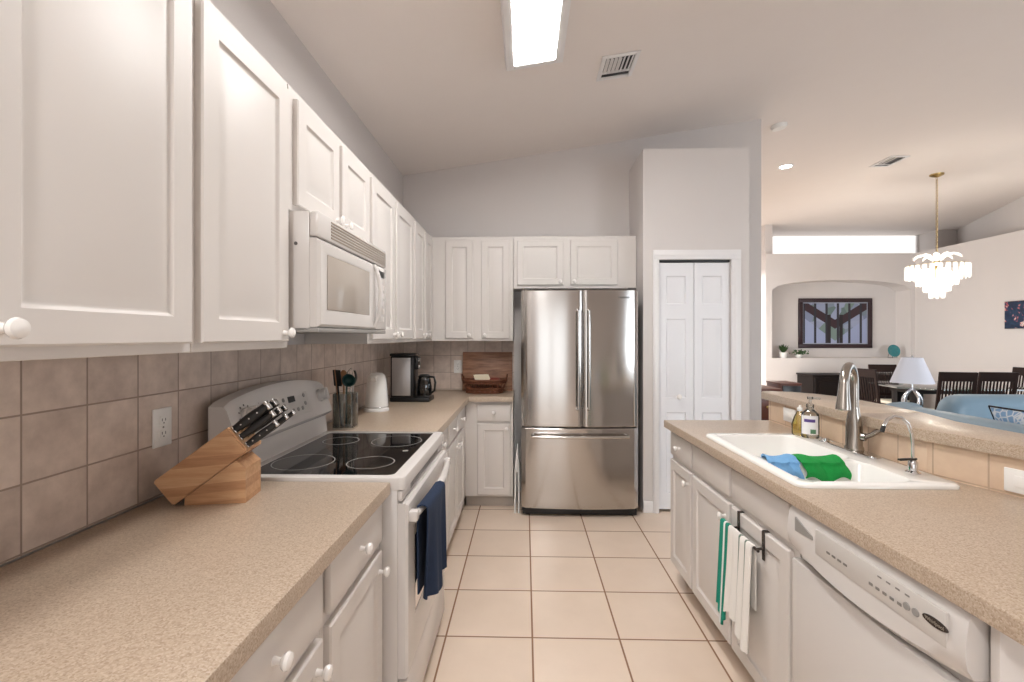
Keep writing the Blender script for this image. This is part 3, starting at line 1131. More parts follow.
# ------------------------------------------------------------------ counter objects
uh = thing('utensil_holder', 'square clear glass utensil holder beside the far corner of the range', 'utensil holder', (-0.945, 2.44, CT), R(4))
m = MB()
hw_ = 0.052
outer = rrect(-hw_, hw_, -hw_, hw_, 0.008, 3)
inner = rrect(-hw_ + 0.004, hw_ - 0.004, -hw_ + 0.004, hw_ - 0.004, 0.006, 3)
m.ring_loft([[Vector((p[0], p[1], z)) for p in pl] for pl, z in ((outer, 0), (outer, 0.185), (inner, 0.185), (inner, 0.008))])
m.build('jar', 'glass_steel', uh)
MB().plate(rrect(-hw_ - 0.001, hw_ + 0.001, -hw_ - 0.001, hw_ + 0.001, 0.008, 3), [], 0.0, 0.010).build('base', 'steel_cap', uh)
ush = Vector((-0.945, 2.44, CT))


def utensil(name, label, lean, mat, kind, hmat=None, z0=0.012):
    u = thing(name, label, 'utensil', tuple(ush), R(4), 'utensils in the glass holder')
    ax, ay = lean
    b = Vector((ax * 0.55, ay * 0.55, z0))
    e = Vector((ax, ay, 0.205))
    d = (e - b).normalized()
    MB().tube([b, e + d * 0.03], [0.005, 0.0045], 8).build('handle', hmat or mat, u)
    q = d.to_track_quat('Z', 'Y').to_matrix().to_4x4()
    M = Matrix.Translation(e + d * 0.02) @ q
    m = MB()
    if kind == 'spatula':
        m.box(-0.030, 0.030, -0.003, 0.003, 0, 0.085, 0.002, 2, M)
    elif kind == 'spoon':
        rings = []
        for i in range(9):
            t = i / 8
            w_ = 0.027 * math.sin(PI * (0.08 + 0.88 * t)) ** 0.7
            rings.append([M @ Vector((w_ * math.cos(a), 0.006 * math.sin(a) - 0.012 * math.sin(PI * t), 0.078 * t)) for a in [2 * PI * k / 12 for k in range(12)]])
        m.ring_loft(rings)
    elif kind == 'ladle':
        prof = [(0.0, -0.026), (0.018, -0.022), (0.030, -0.008), (0.034, 0.010), (0.031, 0.010), (0.026, -0.006), (0.014, -0.019), (0, -0.022)]
        m.lathe(prof, 18, M @ T(0.0, -0.03, 0.03) @ Matrix.Rotation(R(70), 4, 'X'))
    elif kind == 'whisk':
        for k in range(5):
            a = PI * k / 5
            m.tube([M @ Vector((0.026 * math.sin(PI * t) * math.cos(a), 0.026 * math.sin(PI * t) * math.sin(a), 0.09 * t ** 0.9)) for t in [i / 10 for i in range(11)]], 0.0012, 6)
    m.build('head', mat, u)
    return u


utensil('wooden_spatula', 'wooden spatula leaning left in the glass holder', (-0.040, -0.012), 'utensil_wood', 'spatula')
utensil('wooden_spoon', 'wooden spoon standing at the back of the glass holder', (-0.018, 0.030), 'utensil_wood', 'spoon')
utensil('slotted_spatula', 'black spatula in front in the glass holder', (-0.026, -0.036), 'plastic_black', 'spatula')
utensil('soup_ladle', 'dark green ladle with round bowl in the glass holder', (0.012, -0.020), 'silicone_green', 'ladle')
utensil('serving_spoon', 'black serving spoon leaning right in the glass holder', (0.036, 0.006), 'plastic_black', 'spoon', 'steel_cap')
utensil('balloon_whisk', 'steel wire whisk between the spoons in the glass holder', (0.014, 0.034), 'steel_cap', 'whisk')

kt = thing('kettle', 'white electric kettle with rounded top between utensils and coffee maker', 'kettle', (-0.965, 3.02, CT), R(-88))
m = MB()
prof = [(0.070, 0.022), (0.074, 0.030), (0.072, 0.08), (0.066, 0.15), (0.059, 0.205), (0.052, 0.228), (0.036, 0.243), (0.0, 0.248)]
m.lathe(prof, 32)
kbod = m.build('body', 'plastic_white', kt, 50)
m = MB().prism([(0.045, 0.175), (0.083, 0.222), (0.078, 0.226), (0.045, 0.228)], -0.014, 0.014, 'y')
m.build('spout', 'plastic_white', kt)
MB().lathe([(0.078, 0), (0.080, 0.006), (0.077, 0.018), (0.070, 0.022), (0, 0.022)], 32).build('power_base', 'plastic_white', kt)
MB().tube([(-0.050, 0, 0.215), (-0.085, 0, 0.225), (-0.115, 0, 0.205), (-0.118, 0, 0.14), (-0.105, 0, 0.07), (-0.068, 0, 0.055)], 0.012, 10).build('handle', 'plastic_white', kt)
MB().lathe([(0.0735, 0.026), (0.0752, 0.028), (0.0735, 0.030)], 32, None, False).build('seam_ring', 'steel_cap', kt)

cm = thing('coffee_maker', 'black and stainless steel drip coffee maker by the kettle', 'coffee maker', (-0.895, 3.50, CT))
MB().box(-0.100, 0.195, -0.085, 0.085, 0.0, 0.035, 0.008).build('base', 'plastic_black', cm)
MB().box(-0.098, 0.075, -0.075, 0.075, 0.035, 0.335, 0.006).build('tower', 'plastic_black', cm)
MB().box(-0.086, 0.052, -0.0795, -0.070, 0.046, 0.326, 0.003).build('steel_panel', 'satin_steel', cm)
MB().box(-0.102, 0.082, -0.082, 0.082, 0.335, 0.357, 0.007).build('lid', 'plastic_black', cm)
MB().box(0.070, 0.100, -0.05, 0.05, 0.235, 0.33, 0.008).build('brew_head', 'plastic_black', cm)
for z in (0.255, 0.305):
    MB().lathe([(0.014, 0), (0.012, 0.012), (0, 0.013)], 14, T(0.099, -0.02, z) @ Matrix.Rotation(PI / 2, 4, 'Y')).build('dial', 'plastic_grey', cm)
MB().lathe([(0.055, 0.035), (0.056, 0.040), (0, 0.040)], 24, T(0.138, 0, 0)).build('warming_plate', 'filter_dark', cm)
cf = thing('coffee_carafe', 'dark glass coffee carafe standing on the coffee maker base', 'carafe', (-0.757, 3.50, CT + 0.0405))
MB().lathe([(0.046, 0), (0.054, 0.02), (0.056, 0.06), (0.050, 0.10), (0.042, 0.125), (0.044, 0.140), (0.040, 0.140), (0.046, 0.10), (0.052, 0.06), (0.050, 0.02), (0, 0.004)], 28).build('jug', 'glass_smoke', cf)
MB().lathe([(0.044, 0.140), (0.046, 0.146), (0.030, 0.158), (0, 0.160)], 28).build('lid', 'plastic_black', cf)
for k in range(6):
    a = R(-80 + 60 * k)
    MB().tube([(0.058 * math.cos(a), 0.058 * math.sin(a), 0.004), (0.060 * math.cos(a), 0.060 * math.sin(a), 0.06), (0.049 * math.cos(a), 0.049 * math.sin(a), 0.122)], 0.004, 6).build('guard_rib', 'plastic_black', cf)
MB().tube([(0.040, -0.02, 0.142), (0.080, -0.035, 0.140), (0.092, -0.042, 0.10), (0.084, -0.038, 0.04), (0.056, -0.02, 0.02)], 0.008, 10).build('handle', 'plastic_black', cf)

# cutting board and wicker basket in the back corner
cb = thing('cutting_board', 'dark brown wooden board leaning against the back wall', 'cutting board', (-0.335, 4.155, CT))
m = MB().box(-0.223, 0.223, -0.011, 0.011, 0, 0.345, 0.004, 2, Matrix.Rotation(R(-7), 4, 'X'))
m.build('board', 'board_wood', cb)
MB().box(-0.15, 0.15, -0.0125, -0.010, 0.025, 0.030, 0.0, 1, Matrix.Rotation(R(-7), 4, 'X')).build('juice_groove', 'packet_brown', cb)
bk = thing('wicker_basket', 'oval brown wicker basket in front of the leaning board', 'basket', (-0.345, 3.99, CT))
m = MB()
for k in (0, 1, 2, 5, 6):
    t = k / 6
    rx, ry, z = 0.155 + 0.030 * t, 0.085 + 0.022 * t, 0.010 + 0.095 * t
    m.tube([(rx * math.cos(a), ry * math.sin(a), z + 0.002 * math.sin(a * 22 + k * PI)) for a in [2 * PI * q / 72 for q in range(73)]], 0.0075, 6)
for k in range(22):
    a = 2 * PI * k / 22
    m.tube([(0.155 * math.cos(a), 0.085 * math.sin(a), 0.008), (0.187 * math.cos(a), 0.108 * math.sin(a), 0.112)], 0.004, 5)
m.build('woven_side', 'wicker', bk)
m = MB()
m.lathe([(0, 0), (1.0, 0), (1.0, 0.012), (0, 0.012)], 32, Matrix.Diagonal((0.15, 0.082, 1, 1)))
m.build('bottom', 'wicker', bk)
m = MB()
m.tube([(0.188 * math.cos(a), 0.109 * math.sin(a), 0.112) for a in [2 * PI * q / 48 for q in range(49)]], 0.010, 8)
m.build('rim', 'wicker', bk)
for s_ in (-1, 1):
    m = MB()
    m.tube([(s_ * (0.182 + 0.012 * math.sin(PI * t)), -0.045 + 0.09 * t, 0.112 + 0.045 * math.sin(PI * t)) for t in [i / 12 for i in range(13)]], 0.008, 8)
    m.build('handle', 'wicker', bk)
for (nm, lb, x, y, z, rx, rz, w_, d_, h_, mt) in (
        ('snack_packet', 'cream paper packet lying on top in the wicker basket', -0.02, -0.02, 0.132, 38, 24, 0.12, 0.075, 0.014, 'packet_cream'),
        ('tea_packet', 'brown packet at the left end inside the wicker basket', -0.095, 0.02, 0.105, 18, -15, 0.085, 0.06, 0.03, 'packet_brown'),
        ('cocoa_packet', 'dark red packet at the right end inside the wicker basket', 0.08, 0.01, 0.108, 16, 12, 0.10, 0.06, 0.03, 'packet_red')):
    p = thing(nm, lb, 'packet', (-0.345 + x, 3.99 + y, CT + z), R(rz))
    m = MB()
    m.box(-w_ / 2, w_ / 2, -d_ / 2, d_ / 2, -h_ / 2, h_ / 2, h_ * 0.4, 3, Matrix.Rotation(R(rx), 4, 'X'))
    m.build('pouch', mt, p)
    m = MB()
    m.box(-w_ / 2 - 0.008, -w_ / 2 + 0.006, -d_ / 2, d_ / 2, -0.0015, 0.0015, 0, 1, Matrix.Rotation(R(rx), 4, 'X'))
    m.box(w_ / 2 - 0.006, w_ / 2 + 0.008, -d_ / 2, d_ / 2, -0.0015, 0.0015, 0, 1, Matrix.Rotation(R(rx), 4, 'X'))
    m.build('sealed_end', mt, p)


def outlet(name, label, loc, rot, kind='duplex', wide=0.072, high=0.116):
    """local: front is -y, centred."""
    t = thing(name, label, 'outlet' if kind != 'rocker' else 'switch', loc)
    t.rotation_euler = rot
    MB().box(-wide / 2, wide / 2, -0.006, 0, -high / 2, high / 2, 0.003).build('cover_plate', 'plastic_white', t)
    if kind == 'duplex':
        for s_ in (-1, 1):
            f = MB().plate(rrect(-0.017, 0.017, -0.014, 0.014, 0.008), [], 0, 0.0025)
            bmesh.ops.transform(f.bm, matrix=T(0, -0.006, s_ * 0.020) @ Matrix.Rotation(PI / 2, 4, 'X'), verts=f.bm.verts)
            fo = f.build('receptacle', 'plastic_white', t)
            sl = MB()
            for x in (-0.0065, 0.0065):
                sl.box(x - 0.001, x + 0.001, -0.0088, -0.008, s_ * 0.020 - 0.001, s_ * 0.020 + 0.007)
            sl.cyl((0, -0.0088, s_ * 0.020 - 0.007), (0, -0.008, s_ * 0.020 - 0.007), 0.0022, 8)
            sl.build('slots', 'plastic_black', fo)
    else:
        MB().box(-0.033 if wide > high else -0.017, 0.033 if wide > high else 0.017, -0.010, -0.005, -0.017 if wide > high else -0.033, 0.017 if wide > high else 0.033, 0.002).build('rocker', 'plastic_white', t)
    MB().cyl((0, -0.0075, 0 if kind == 'duplex' else 0.0), (0, -0.006, 0), 0.003, 10).build('screw', 'steel_cap', t)
    return t


outlet('wall_outlet', 'white duplex outlet on the tiled left wall above the foreground counter', (LW + 0.0105, 1.385, 1.122), (0, 0, PI / 2))
outlet('wall_outlet', 'white duplex outlet on the tiled back wall left of the leaning board', (-0.607, BW - 0.0105, 1.125), (0, 0, 0))

# ------------------------------------------------------------------ peninsula
PR = R(1.12)
pf = Vector((0.803, 2.73))


def pen(x, y):
    """peninsula frame (x into the depth, y from the far end towards the camera) -> world"""
    c_, s_ = math.cos(PR), math.sin(PR)
    return (pf.x + x * c_ + y * s_, pf.y + x * s_ - y * c_)


PEN_RZ = -PI / 2 + PR
PFX = 0.046   # face frame behind the worktop edge
p1 = pen(PFX, 0.012)


def base_right(name_label, y0, y1, cols, hollow=False, toe=0.10, depth=0.53):
    ds, dw = [], []
    for (a, b, k, dk) in cols:
        ds.append((a - y0, b - y0, toe + 0.018, 0.700, (a + 0.035 if k == 'l' else b - 0.035) - y0 if k else None, 0.640))
        dw.append((a - y0, b - y0, 0.728, 0.855, ((a + b) / 2 - y0) if dk else None, 0.792))
    return cabinet('base_cabinet', name_label, pen(PFX, y0), PEN_RZ, y1 - y0, 0, BT, depth, ds, dw, toe, hollow=hollow)


base_right('narrow white base cabinet at the far end of the sink peninsula', 0.018, 0.350, [(0.030, 0.340, 'r', True)])
base_right('two-door white sink base cabinet with hanging towels', 0.352, 1.222, [(0.362, 0.766, 'r', False), (0.786, 1.190, None, False)], True)

# dishwasher
dwy0, dwy1 = 1.228, 1.814
dw_ = thing('dishwasher', 'white built-in dishwasher below the right counter', 'dishwasher', (*pen(PFX, dwy0), 0), PEN_RZ)
DWW = dwy1 - dwy0
MB().box(0.004, DWW - 0.004, 0.0, 0.52, 0.10, 0.868).build('tub', 'appliance_trim', dw_)
MB().box(0.004, DWW - 0.004, 0.05, 0.50, 0.0, 0.10).build('toe_panel', 'appliance_trim', dw_)
MB().box(0, DWW, -0.030, 0.0, 0.115, 0.700, 0.004).build('door_panel', 'appliance_white', dw_)
# curved control fascia: bulges forward, lower lip arcs
m = MB()
n = 20
sec = []
for i in range(n + 1):
    t = i / n
    x = DWW * t
    e = 1 - (2 * t - 1) ** 2
    zl = 0.738 - 0.032 * e
    sec.append([Vector((x, 0.0, zl)), Vector((x, -0.028, zl)), Vector((x, -0.040 - 0.010 * e, zl + 0.018)), Vector((x, -0.046, zl + 0.05)),
                Vector((x, -0.038, 0.850)), Vector((x, -0.030, 0.864)), Vector((x, 0.0, 0.866))])
m.ring_loft(sec)
fa = m.build('control_panel', 'appliance_white', dw_, 35)
MB().prism([(0.040, 0.800), (0.125, 0.806), (0.122, 0.816), (0.040, 0.842)], -0.0445, -0.036, 'y').build('latch_recess', 'plastic_grey', fa)
pl = MB().box(0.140, 0.548, -0.0468, -0.040, 0.775, 0.846, 0.002)
pl.build('keypad', 'appliance_trim', fa)
for k in range(4):
    MB().box(0.190 + k * 0.022, 0.204 + k * 0.022, -0.0478, -0.0465, 0.800, 0.806, 0.001, 1).build('button', 'print_grey', fa)
for k in range(5):
    MB().box(0.345 + k * 0.021, 0.357 + k * 0.021, -0.0478, -0.0465, 0.796, 0.803, 0.001, 1).build('button', 'print_grey', fa)
for k in range(4):
    MB().box(0.372 + k * 0.026, 0.384 + k * 0.026, -0.0478, -0.0465, 0.828, 0.832, 0.0005, 1).build('indicator', 'print_grey', fa)
for x in (0.455, 0.478):
    MB().lathe([(0.009, 0), (0.008, 0.003), (0, 0.003)], 16, T(x, -0.0465, 0.806) @ Matrix.Rotation(PI / 2, 4, 'X')).build('button', 'plastic_grey', fa)
ov = MB().lathe([(0, 0), (1.0, 0), (0.95, 0.002), (0, 0.0022)], 32, T(0.524, -0.0466, 0.812) @ Matrix.Rotation(PI / 2, 4, 'X') @ Matrix.Diagonal((0.030, 0.0095, 1, 1)))
ovo = ov.build('badge', 'badge_dark', fa)
text('badge_text', 'Whirlpool', 0.0105, 'louvre_tan', ovo, (0.524, -0.049, 0.812), (PI / 2, 0, 0), 0.0002)

# end panel of the peninsula, facing the camera, and the short return under the bar
ex = pen(PFX - 0.012, dwy1 + 0.012)
o = MB().box(0.0, 0.60, 0.0, 0.018, 0.0, BT, 0.002).build('peninsula_gable', 'cabinet_white')
o.location = (ex[0], ex[1] - 0.02, 0)
tag(o, 'white end panel beside the dishwasher at the right edge of the photo', 'panel')

# worktop with the sink cut-out
SX0, SX1, SY0, SY1 = 0.868, 1.385, 1.508, 2.300
RX = 1.408           # foot of the tiled riser
e0 = pen(0, 0); e1 = pen(0, 1.93)
outl = [e0, (RX - 0.002, 2.74), (RX - 0.002, 1.685), (1.700, 0.800), (e1[0] + 0.012, 0.800), (e1[0], 0.812)]
hole = rrect(SX0 + 0.012, SX1 - 0.012, SY0 + 0.012, SY1 - 0.012, 0.02)
o = MB().plate(outl, [hole], BT, CT, 0.006).build('worktop', 'laminate')
tag(o, 'beige speckled worktop of the right-hand peninsula holding the sink', 'worktop')

# drop-in sink
sk = thing('kitchen_sink', 'white drop-in double-bowl sink set into the peninsula worktop', 'sink', (0, 0, CT))
B1 = rrect(SX0 + 0.036, SX1 - 0.118, 1.835, SY1 - 0.036, 0.05)
B2 = rrect(SX0 + 0.036, SX1 - 0.118, SY0 + 0.036, 1.790, 0.05)
o_out = rrect(SX0, SX1, SY0, SY1, 0.035)
m = MB()
bm = m.bm
def lp(pts, z):
    vs = [bm.verts.new((p[0], p[1], z)) for p in pts]
    return vs
def wl(a, b):
    for i in range(len(a)):
        j = (i + 1) % len(a)
        bm.faces.new((a[i], a[j], b[j], b[i]))
def shr(pts, d):
    cx = sum(p[0] for p in pts) / len(pts); cy = sum(p[1] for p in pts) / len(pts)
    wx = max(p[0] for p in pts) - cx; wy = max(p[1] for p in pts) - cy
    return [(cx + (p[0] - cx) * (wx - d) / wx, cy + (p[1] - cy) * (wy - d) / wy) for p in pts]
t0 = lp(o_out, 0.0005); t1 = lp(o_out, 0.008); t2 = lp(shr(o_out, 0.006), 0.014)
wl(t0, t1); wl(t1, t2)
b1 = lp(B1, 0.013); b2 = lp(B2, 0.013)
ee = []
for L in (t2, b1, b2):
    for i in range(len(L)):
        e = bm.edges.get((L[i], L[(i + 1) % len(L)])) or bm.edges.new((L[i], L[(i + 1) % len(L)]))
        ee.append(e)
bmesh.ops.triangle_fill(bm, use_beauty=True, edges=ee, normal=(0, 0, 1))
for b_, pts in ((b1, B1), (b2, B2)):
    q1 = lp(shr(pts, 0.006), 0.004); q2 = lp(shr(pts, 0.016), -0.15); q3 = lp(shr(pts, 0.045), -0.178)
    wl(b_, q1); wl(q1, q2); wl(q2, q3)
    bm.faces.new(q3)
m.build('basin', 'sink_white', sk, 50)
for (x, y) in ((1.085, 2.05), (1.085, 1.665)):
    MB().lathe([(0.042, -0.1775), (0.042, -0.174), (0.034, -0.172), (0.030, -0.176), (0, -0.177)], 24, T(x, y, 0)).build('drain', 'chrome', sk)

# faucet
FB = Vector((1.347, 1.955, CT + 0.0145))
fc = thing('kitchen_faucet', 'brushed nickel pull-down kitchen faucet with high arched spout', 'faucet', tuple(FB), 0)
m = MB()
m.plate(rrect(-0.030, 0.030, -0.128, 0.128, 0.028), [], 0, 0.006, 0.003)
m.build('deck_plate', 'chrome', fc)
MB().lathe([(0.034, 0.006), (0.034, 0.014), (0.030, 0.022), (0.029, 0.10), (0.025, 0.135), (0.020, 0.16), (0.0175, 0.18), (0, 0.181)], 28).build('body', 'brushed_nickel', fc)
sd = Vector((-0.72, -0.69, 0)).normalized()
sp = []
AR = 0.078
zc_ = 0.272
for i in range(6):
    sp.append(Vector((0, 0, 0.16 + (zc_ - 0.16) * i / 5)))
for i in range(1, 15):
    a = PI - R(178) * i / 14
    sp.append(sd * (AR + AR * math.cos(a)) + Vector((0, 0, zc_ + AR * math.sin(a))))
MB().tube(sp, 0.0165, 16).build('spout', 'brushed_nickel', fc)
pe = sp[-1]
dn = (sp[-1] - sp[-2]).normalized()
q = dn.to_track_quat('Z', 'Y').to_matrix().to_4x4()
MB().lathe([(0.0175, -0.01), (0.0180, 0.0), (0.0195, 0.028), (0.025, 0.078), (0.0255, 0.090), (0.021, 0.094), (0, 0.094)], 22, Matrix.Translation(pe) @ q).build('spray_head', 'brushed_nickel', fc)
hd = Vector((0.60, -0.80, 0)).normalized()
MB().tube([hd * 0.010 + Vector((0, 0, 0.062)), hd * 0.040 + Vector((0, 0, 0.062))], 0.0165, 16).build('valve_stub', 'brushed_nickel', fc)
MB().tube([hd * 0.036 + Vector((0, 0, 0.062)), hd * 0.06 + Vector((0, 0, 0.075)), hd * 0.088 + Vector((0, 0, 0.100))], [0.010, 0.0095, 0.008], 12).build('lever', 'brushed_nickel', fc)
ac = thing('sink_hole_cap', 'round chrome cap on the sink ledge left of the faucet', 'cap', (1.330, 2.112, CT + 0.0145))
MB().lathe([(0.024, 0), (0.024, 0.003), (0.019, 0.006), (0.014, 0.007), (0.013, 0.018), (0, 0.019)], 22).build('button', 'chrome', ac)

rf = thing('water_filter_faucet', 'slim chrome gooseneck filter tap with black lever', 'faucet', (1.328, 1.640, CT + 0.0145))
MB().lathe([(0.022, 0), (0.022, 0.004), (0.014, 0.010), (0.014, 0.038), (0.010, 0.044), (0, 0.045)], 22).build('base', 'chrome', rf)
gp = [Vector((0, 0, 0.04)), Vector((0, 0, 0.10)), Vector((-0.006, -0.002, 0.135)), Vector((-0.022, -0.006, 0.170)), Vector((-0.048, -0.012, 0.190)), Vector((-0.078, -0.018, 0.196)), Vector((-0.105, -0.025, 0.186)), Vector((-0.120, -0.03, 0.166))]
MB().tube(gp, 0.0055, 12).build('gooseneck', 'chrome', rf)
MB().tube([gp[-1], gp[-1] + Vector((-0.009, -0.003, -0.018))], 0.0068, 10).build('tip', 'rubber_black', rf)
MB().box(-0.058, 0.012, -0.007, 0.007, 0.045, 0.052, 0.003, 2, Matrix.Rotation(R(12), 4, 'Z')).build('lever', 'plastic_black', rf)

# soap bottles
sb = thing('soap_dispenser', 'clear pump soap bottle with white label beside the faucet', 'soap bottle', (1.320, 2.205, CT + 0.0145), R(-35))
m = MB()
pf_ = [(0.034, 0), (0.037, 0.006), (0.037, 0.09), (0.034, 0.112), (0.020, 0.126), (0.014, 0.132), (0.014, 0.140), (0, 0.140)]
m.lathe(pf_, 24, Matrix.Diagonal((1, 0.75, 1, 1)))
m.build('bottle', 'glass_clear', sb)
m = MB()
for i in range(1):
    m.ring_loft([[Vector((0.0375 * math.cos(a), 0.0285 * math.sin(a), z)) for a in [R(-150) + R(120) * k / 12 for k in range(13)]] for z in (0.018, 0.104)], False, False, closed=False)
lb = m.build('label', 'label_white', sb)
m = MB()
m.ring_loft([[Vector((0.0380 * math.cos(a), 0.0290 * math.sin(a), z)) for a in [R(-125) + R(70) * k / 8 for k in range(9)]] for z in (0.074, 0.088)], False, False, closed=False)
m.build('label_mark', 'label_purple', lb)
m = MB()
m.ring_loft([[Vector((0.0380 * math.cos(a), 0.0290 * math.sin(a), z)) for a in [R(-85) + R(35) * k / 8 for k in range(9)]] for z in (0.022, 0.042)], False, False, closed=False)
m.build('label_mark', 'label_green', lb)
MB().lathe([(0.013, 0.140), (0.016, 0.141), (0.016, 0.154), (0.006, 0.158), (0.005, 0.176), (0.012, 0.178), (0.012, 0.188), (0, 0.189)], 18).box(-0.004, 0.040, -0.006, 0.006, 0.178, 0.187, 0.003).build('pump', 'glass_clear', sb)
db = thing('dish_soap_bottle', 'yellow dish soap bottle half hidden behind the clear pump bottle', 'soap bottle', (1.305, 2.258, CT + 0.0145), R(-30))
m = MB()
m.lathe([(0.032, 0), (0.035, 0.006), (0.036, 0.05), (0.029, 0.075), (0.022, 0.095), (0.014, 0.110), (0.012, 0.115), (0, 0.115)], 24, Matrix.Diagonal((1, 0.65, 1, 1)))
m.build('bottle', 'soap_yellow', db)
MB().lathe([(0.013, 0.115), (0.013, 0.128), (0.006, 0.133), (0.005, 0.142), (0, 0.143)], 16).build('cap', 'plastic_white', db)


def over_divider(x0, x1, dy, za, amp, ph):
    yc = 1.8125
    def f(u, v):
        x = x0 + (x1 - x0) * u
        # v: near side hem (towards camera) -> over the divider -> far side
        z_top = CT + 0.026 + 0.012 * math.sin(u * 7 + ph) * 0.6
        if v < 0.40:
            t = v / 0.40
            return Vector((x + 0.008 * math.sin(ph + v * 9), yc - 0.036 - dy * (1 - t) - 0.012 * abs(math.sin(u * 6 + ph)) * (0.3 + t) - 0.008 * abs(math.sin(v * 10)), CT + za * (1 - t) + 0.018 * t + amp * 1.6 * math.sin(u * 9 + ph) * (1 - t)))
        if v < 0.60:
            a = (v - 0.40) / 0.20 * PI
            return Vector((x + 0.008 * math.sin(ph + v * 9), yc - 0.036 * math.cos(a), CT + 0.018 + (z_top - CT - 0.018) * math.sin(a)))
        t = (v - 0.6) / 0.4
        return Vector((x + 0.008 * math.sin(ph + v * 9), yc + 0.036 + 0.030 * t, CT + 0.018 - 0.10 * t))
    return f


o = MB().sheet(over_divider(1.030, 1.190, 0.026, -0.045, 0.007, 0.4), 22, 26, 0.006).build('dish_cloth', 'cloth_green', None, 60)
tag(o, 'bright green microfibre cloth draped over the sink divider', 'cloth')
o = MB().sheet(over_divider(0.912, 1.022, 0.022, -0.040, 0.006, 1.9), 18, 26, 0.006).build('dish_cloth', 'cloth_blue', None, 60)
tag(o, 'light blue cloth draped over the sink divider beside the green cloth', 'cloth')

# riser (tiled) and raised bar
rs = thing('bar_riser', 'low tiled wall behind the sink carrying the raised bar', 'riser', (RX, 2.745, 0), -PI / 2)
MB().box(0, 1.065, 0, 0.14, 0.0, 1.03).build('tiled_face', 'riser_tile', rs, 0)
ang2 = math.atan2(1.705 - RX, 1.685 - 0.800)
m = MB().box(0, 0.95, 0, 0.14, 0.0, 1.03)
o = m.build('tiled_face', 'riser_tile', rs, 0)
o.location = (2.745 - 1.682, 0, 0)
o.rotation_euler = (0, 0, ang2)
BZ0, BZ1 = 1.031, 1.072
bar1 = [(1.388, 2.790), (1.388, 2.04), (1.70, 2.04), (1.715, 2.22), (1.715, 2.45), (1.690, 2.60), (1.640, 2.71), (1.560, 2.79), (1.470, 2.83), (1.410, 2.825)]
o = MB().plate(bar1, [], BZ0, BZ1, 0.006).build('breakfast_bar', 'laminate')
tag(o, 'beige raised bar top with rounded end behind the faucet', 'bar top')
bar2 = [(1.388, 2.037), (1.388, 1.690), (1.690, 0.785), (1.935, 0.785), (1.665, 1.61), (1.650, 1.83), (1.70, 2.037)]
o = MB().plate(bar2, [], BZ0, BZ1, 0.006).build('breakfast_bar', 'laminate')
tag(o, 'beige raised bar top piece angling away at the right edge of the photo', 'bar top')
outlet('wall_outlet', 'white outlet on the tiled riser behind the soap bottle', (RX - 0.0005, 2.525, 0.977), (0, 0, -PI / 2), 'rocker', 0.116, 0.072)
c2, s2 = math.cos(-PI / 2 + ang2), math.sin(-PI / 2 + ang2)
bx = Vector((RX, 1.682))
dd_ = 0.270
outlet('wall_switch', 'white switch plate on the tiled riser at the right edge of the photo', (bx.x + c2 * dd_ - 0.0005, bx.y + s2 * dd_, 0.960), (0, 0, -PI / 2 + ang2), 'rocker', 0.116, 0.072)

# towel rack over the cupboard door, with two towels
tk = thing('towel_rack', 'bronze over-the-door towel bar on the sink cabinet door', 'towel rack', (*pen(PFX, 0.786), 0), PEN_RZ)
for x in (0.070, 0.255):
    m = MB()
    m.box(x - 0.009, x + 0.009, -DT - 0.004, -DT - 0.001, 0.60, 0.7015, 0.0008, 1)
    m.box(x - 0.009, x + 0.009, -DT - 0.004, -0.002, 0.7015, 0.704, 0.0008, 1)
    m.tube([(x, -DT - 0.004, 0.642), (x, -DT - 0.028, 0.638)], 0.005, 8)
    m.build('hook', 'badge_dark', tk)
MB().tube([(-0.012, -DT - 0.028, 0.638), (0.270, -DT - 0.028, 0.638)], 0.0052, 10).build('bar', 'badge_dark', tk)


def bar_towel(x0, x1, zb, out, ph, amp, k):
    yb = -DT - 0.028
    def f(u, v):
        x = x0 + (x1 - x0) * u
        zt = 0.638
        r_ = out
        fold = amp * math.sin(u * k + ph)
        if v < 0.5:
            t = v / 0.5
            g = 1 - t
            return Vector((x + 0.010 * g * math.sin(ph + 2 * u), yb - r_ - 0.012 * g - abs(fold) * (0.25 + g), zb + 0.035 * math.sin(u * 5 + ph) + (zt - zb - 0.035 * math.sin(u * 5 + ph)) * t))
        if v < 0.58:
            a = (v - 0.5) / 0.08 * PI
            return Vector((x, yb - r_ * math.cos(a) - abs(fold) * 0.25 * (1 - (v - 0.5) / 0.08), zt + r_ * math.sin(a)))
        t = (v - 0.58) / 0.42
        return Vector((x, yb + r_, zt - (zt - zb - 0.12) * t))
    return f


o = MB().sheet(bar_towel(0.056, 0.240, 0.290, 0.0085, 0.3, 0.014, 13), 44, 34, 0.003).build('hand_towel', 'towel_striped', None, 60)
o.location, o.rotation_euler = tk.location, tk.rotation_euler
tag(o, 'white hand towel with grey-green stripes hanging on the cabinet door', 'towel')
o = MB().sheet(bar_towel(-0.014, 0.050, 0.270, 0.0085, 1.3, 0.010, 12), 20, 34, 0.003).build('hand_towel', 'towel_teal', None, 60)
o.location, o.rotation_euler = tk.location, tk.rotation_euler
tag(o, 'teal green towel hanging beside the white striped one', 'towel')

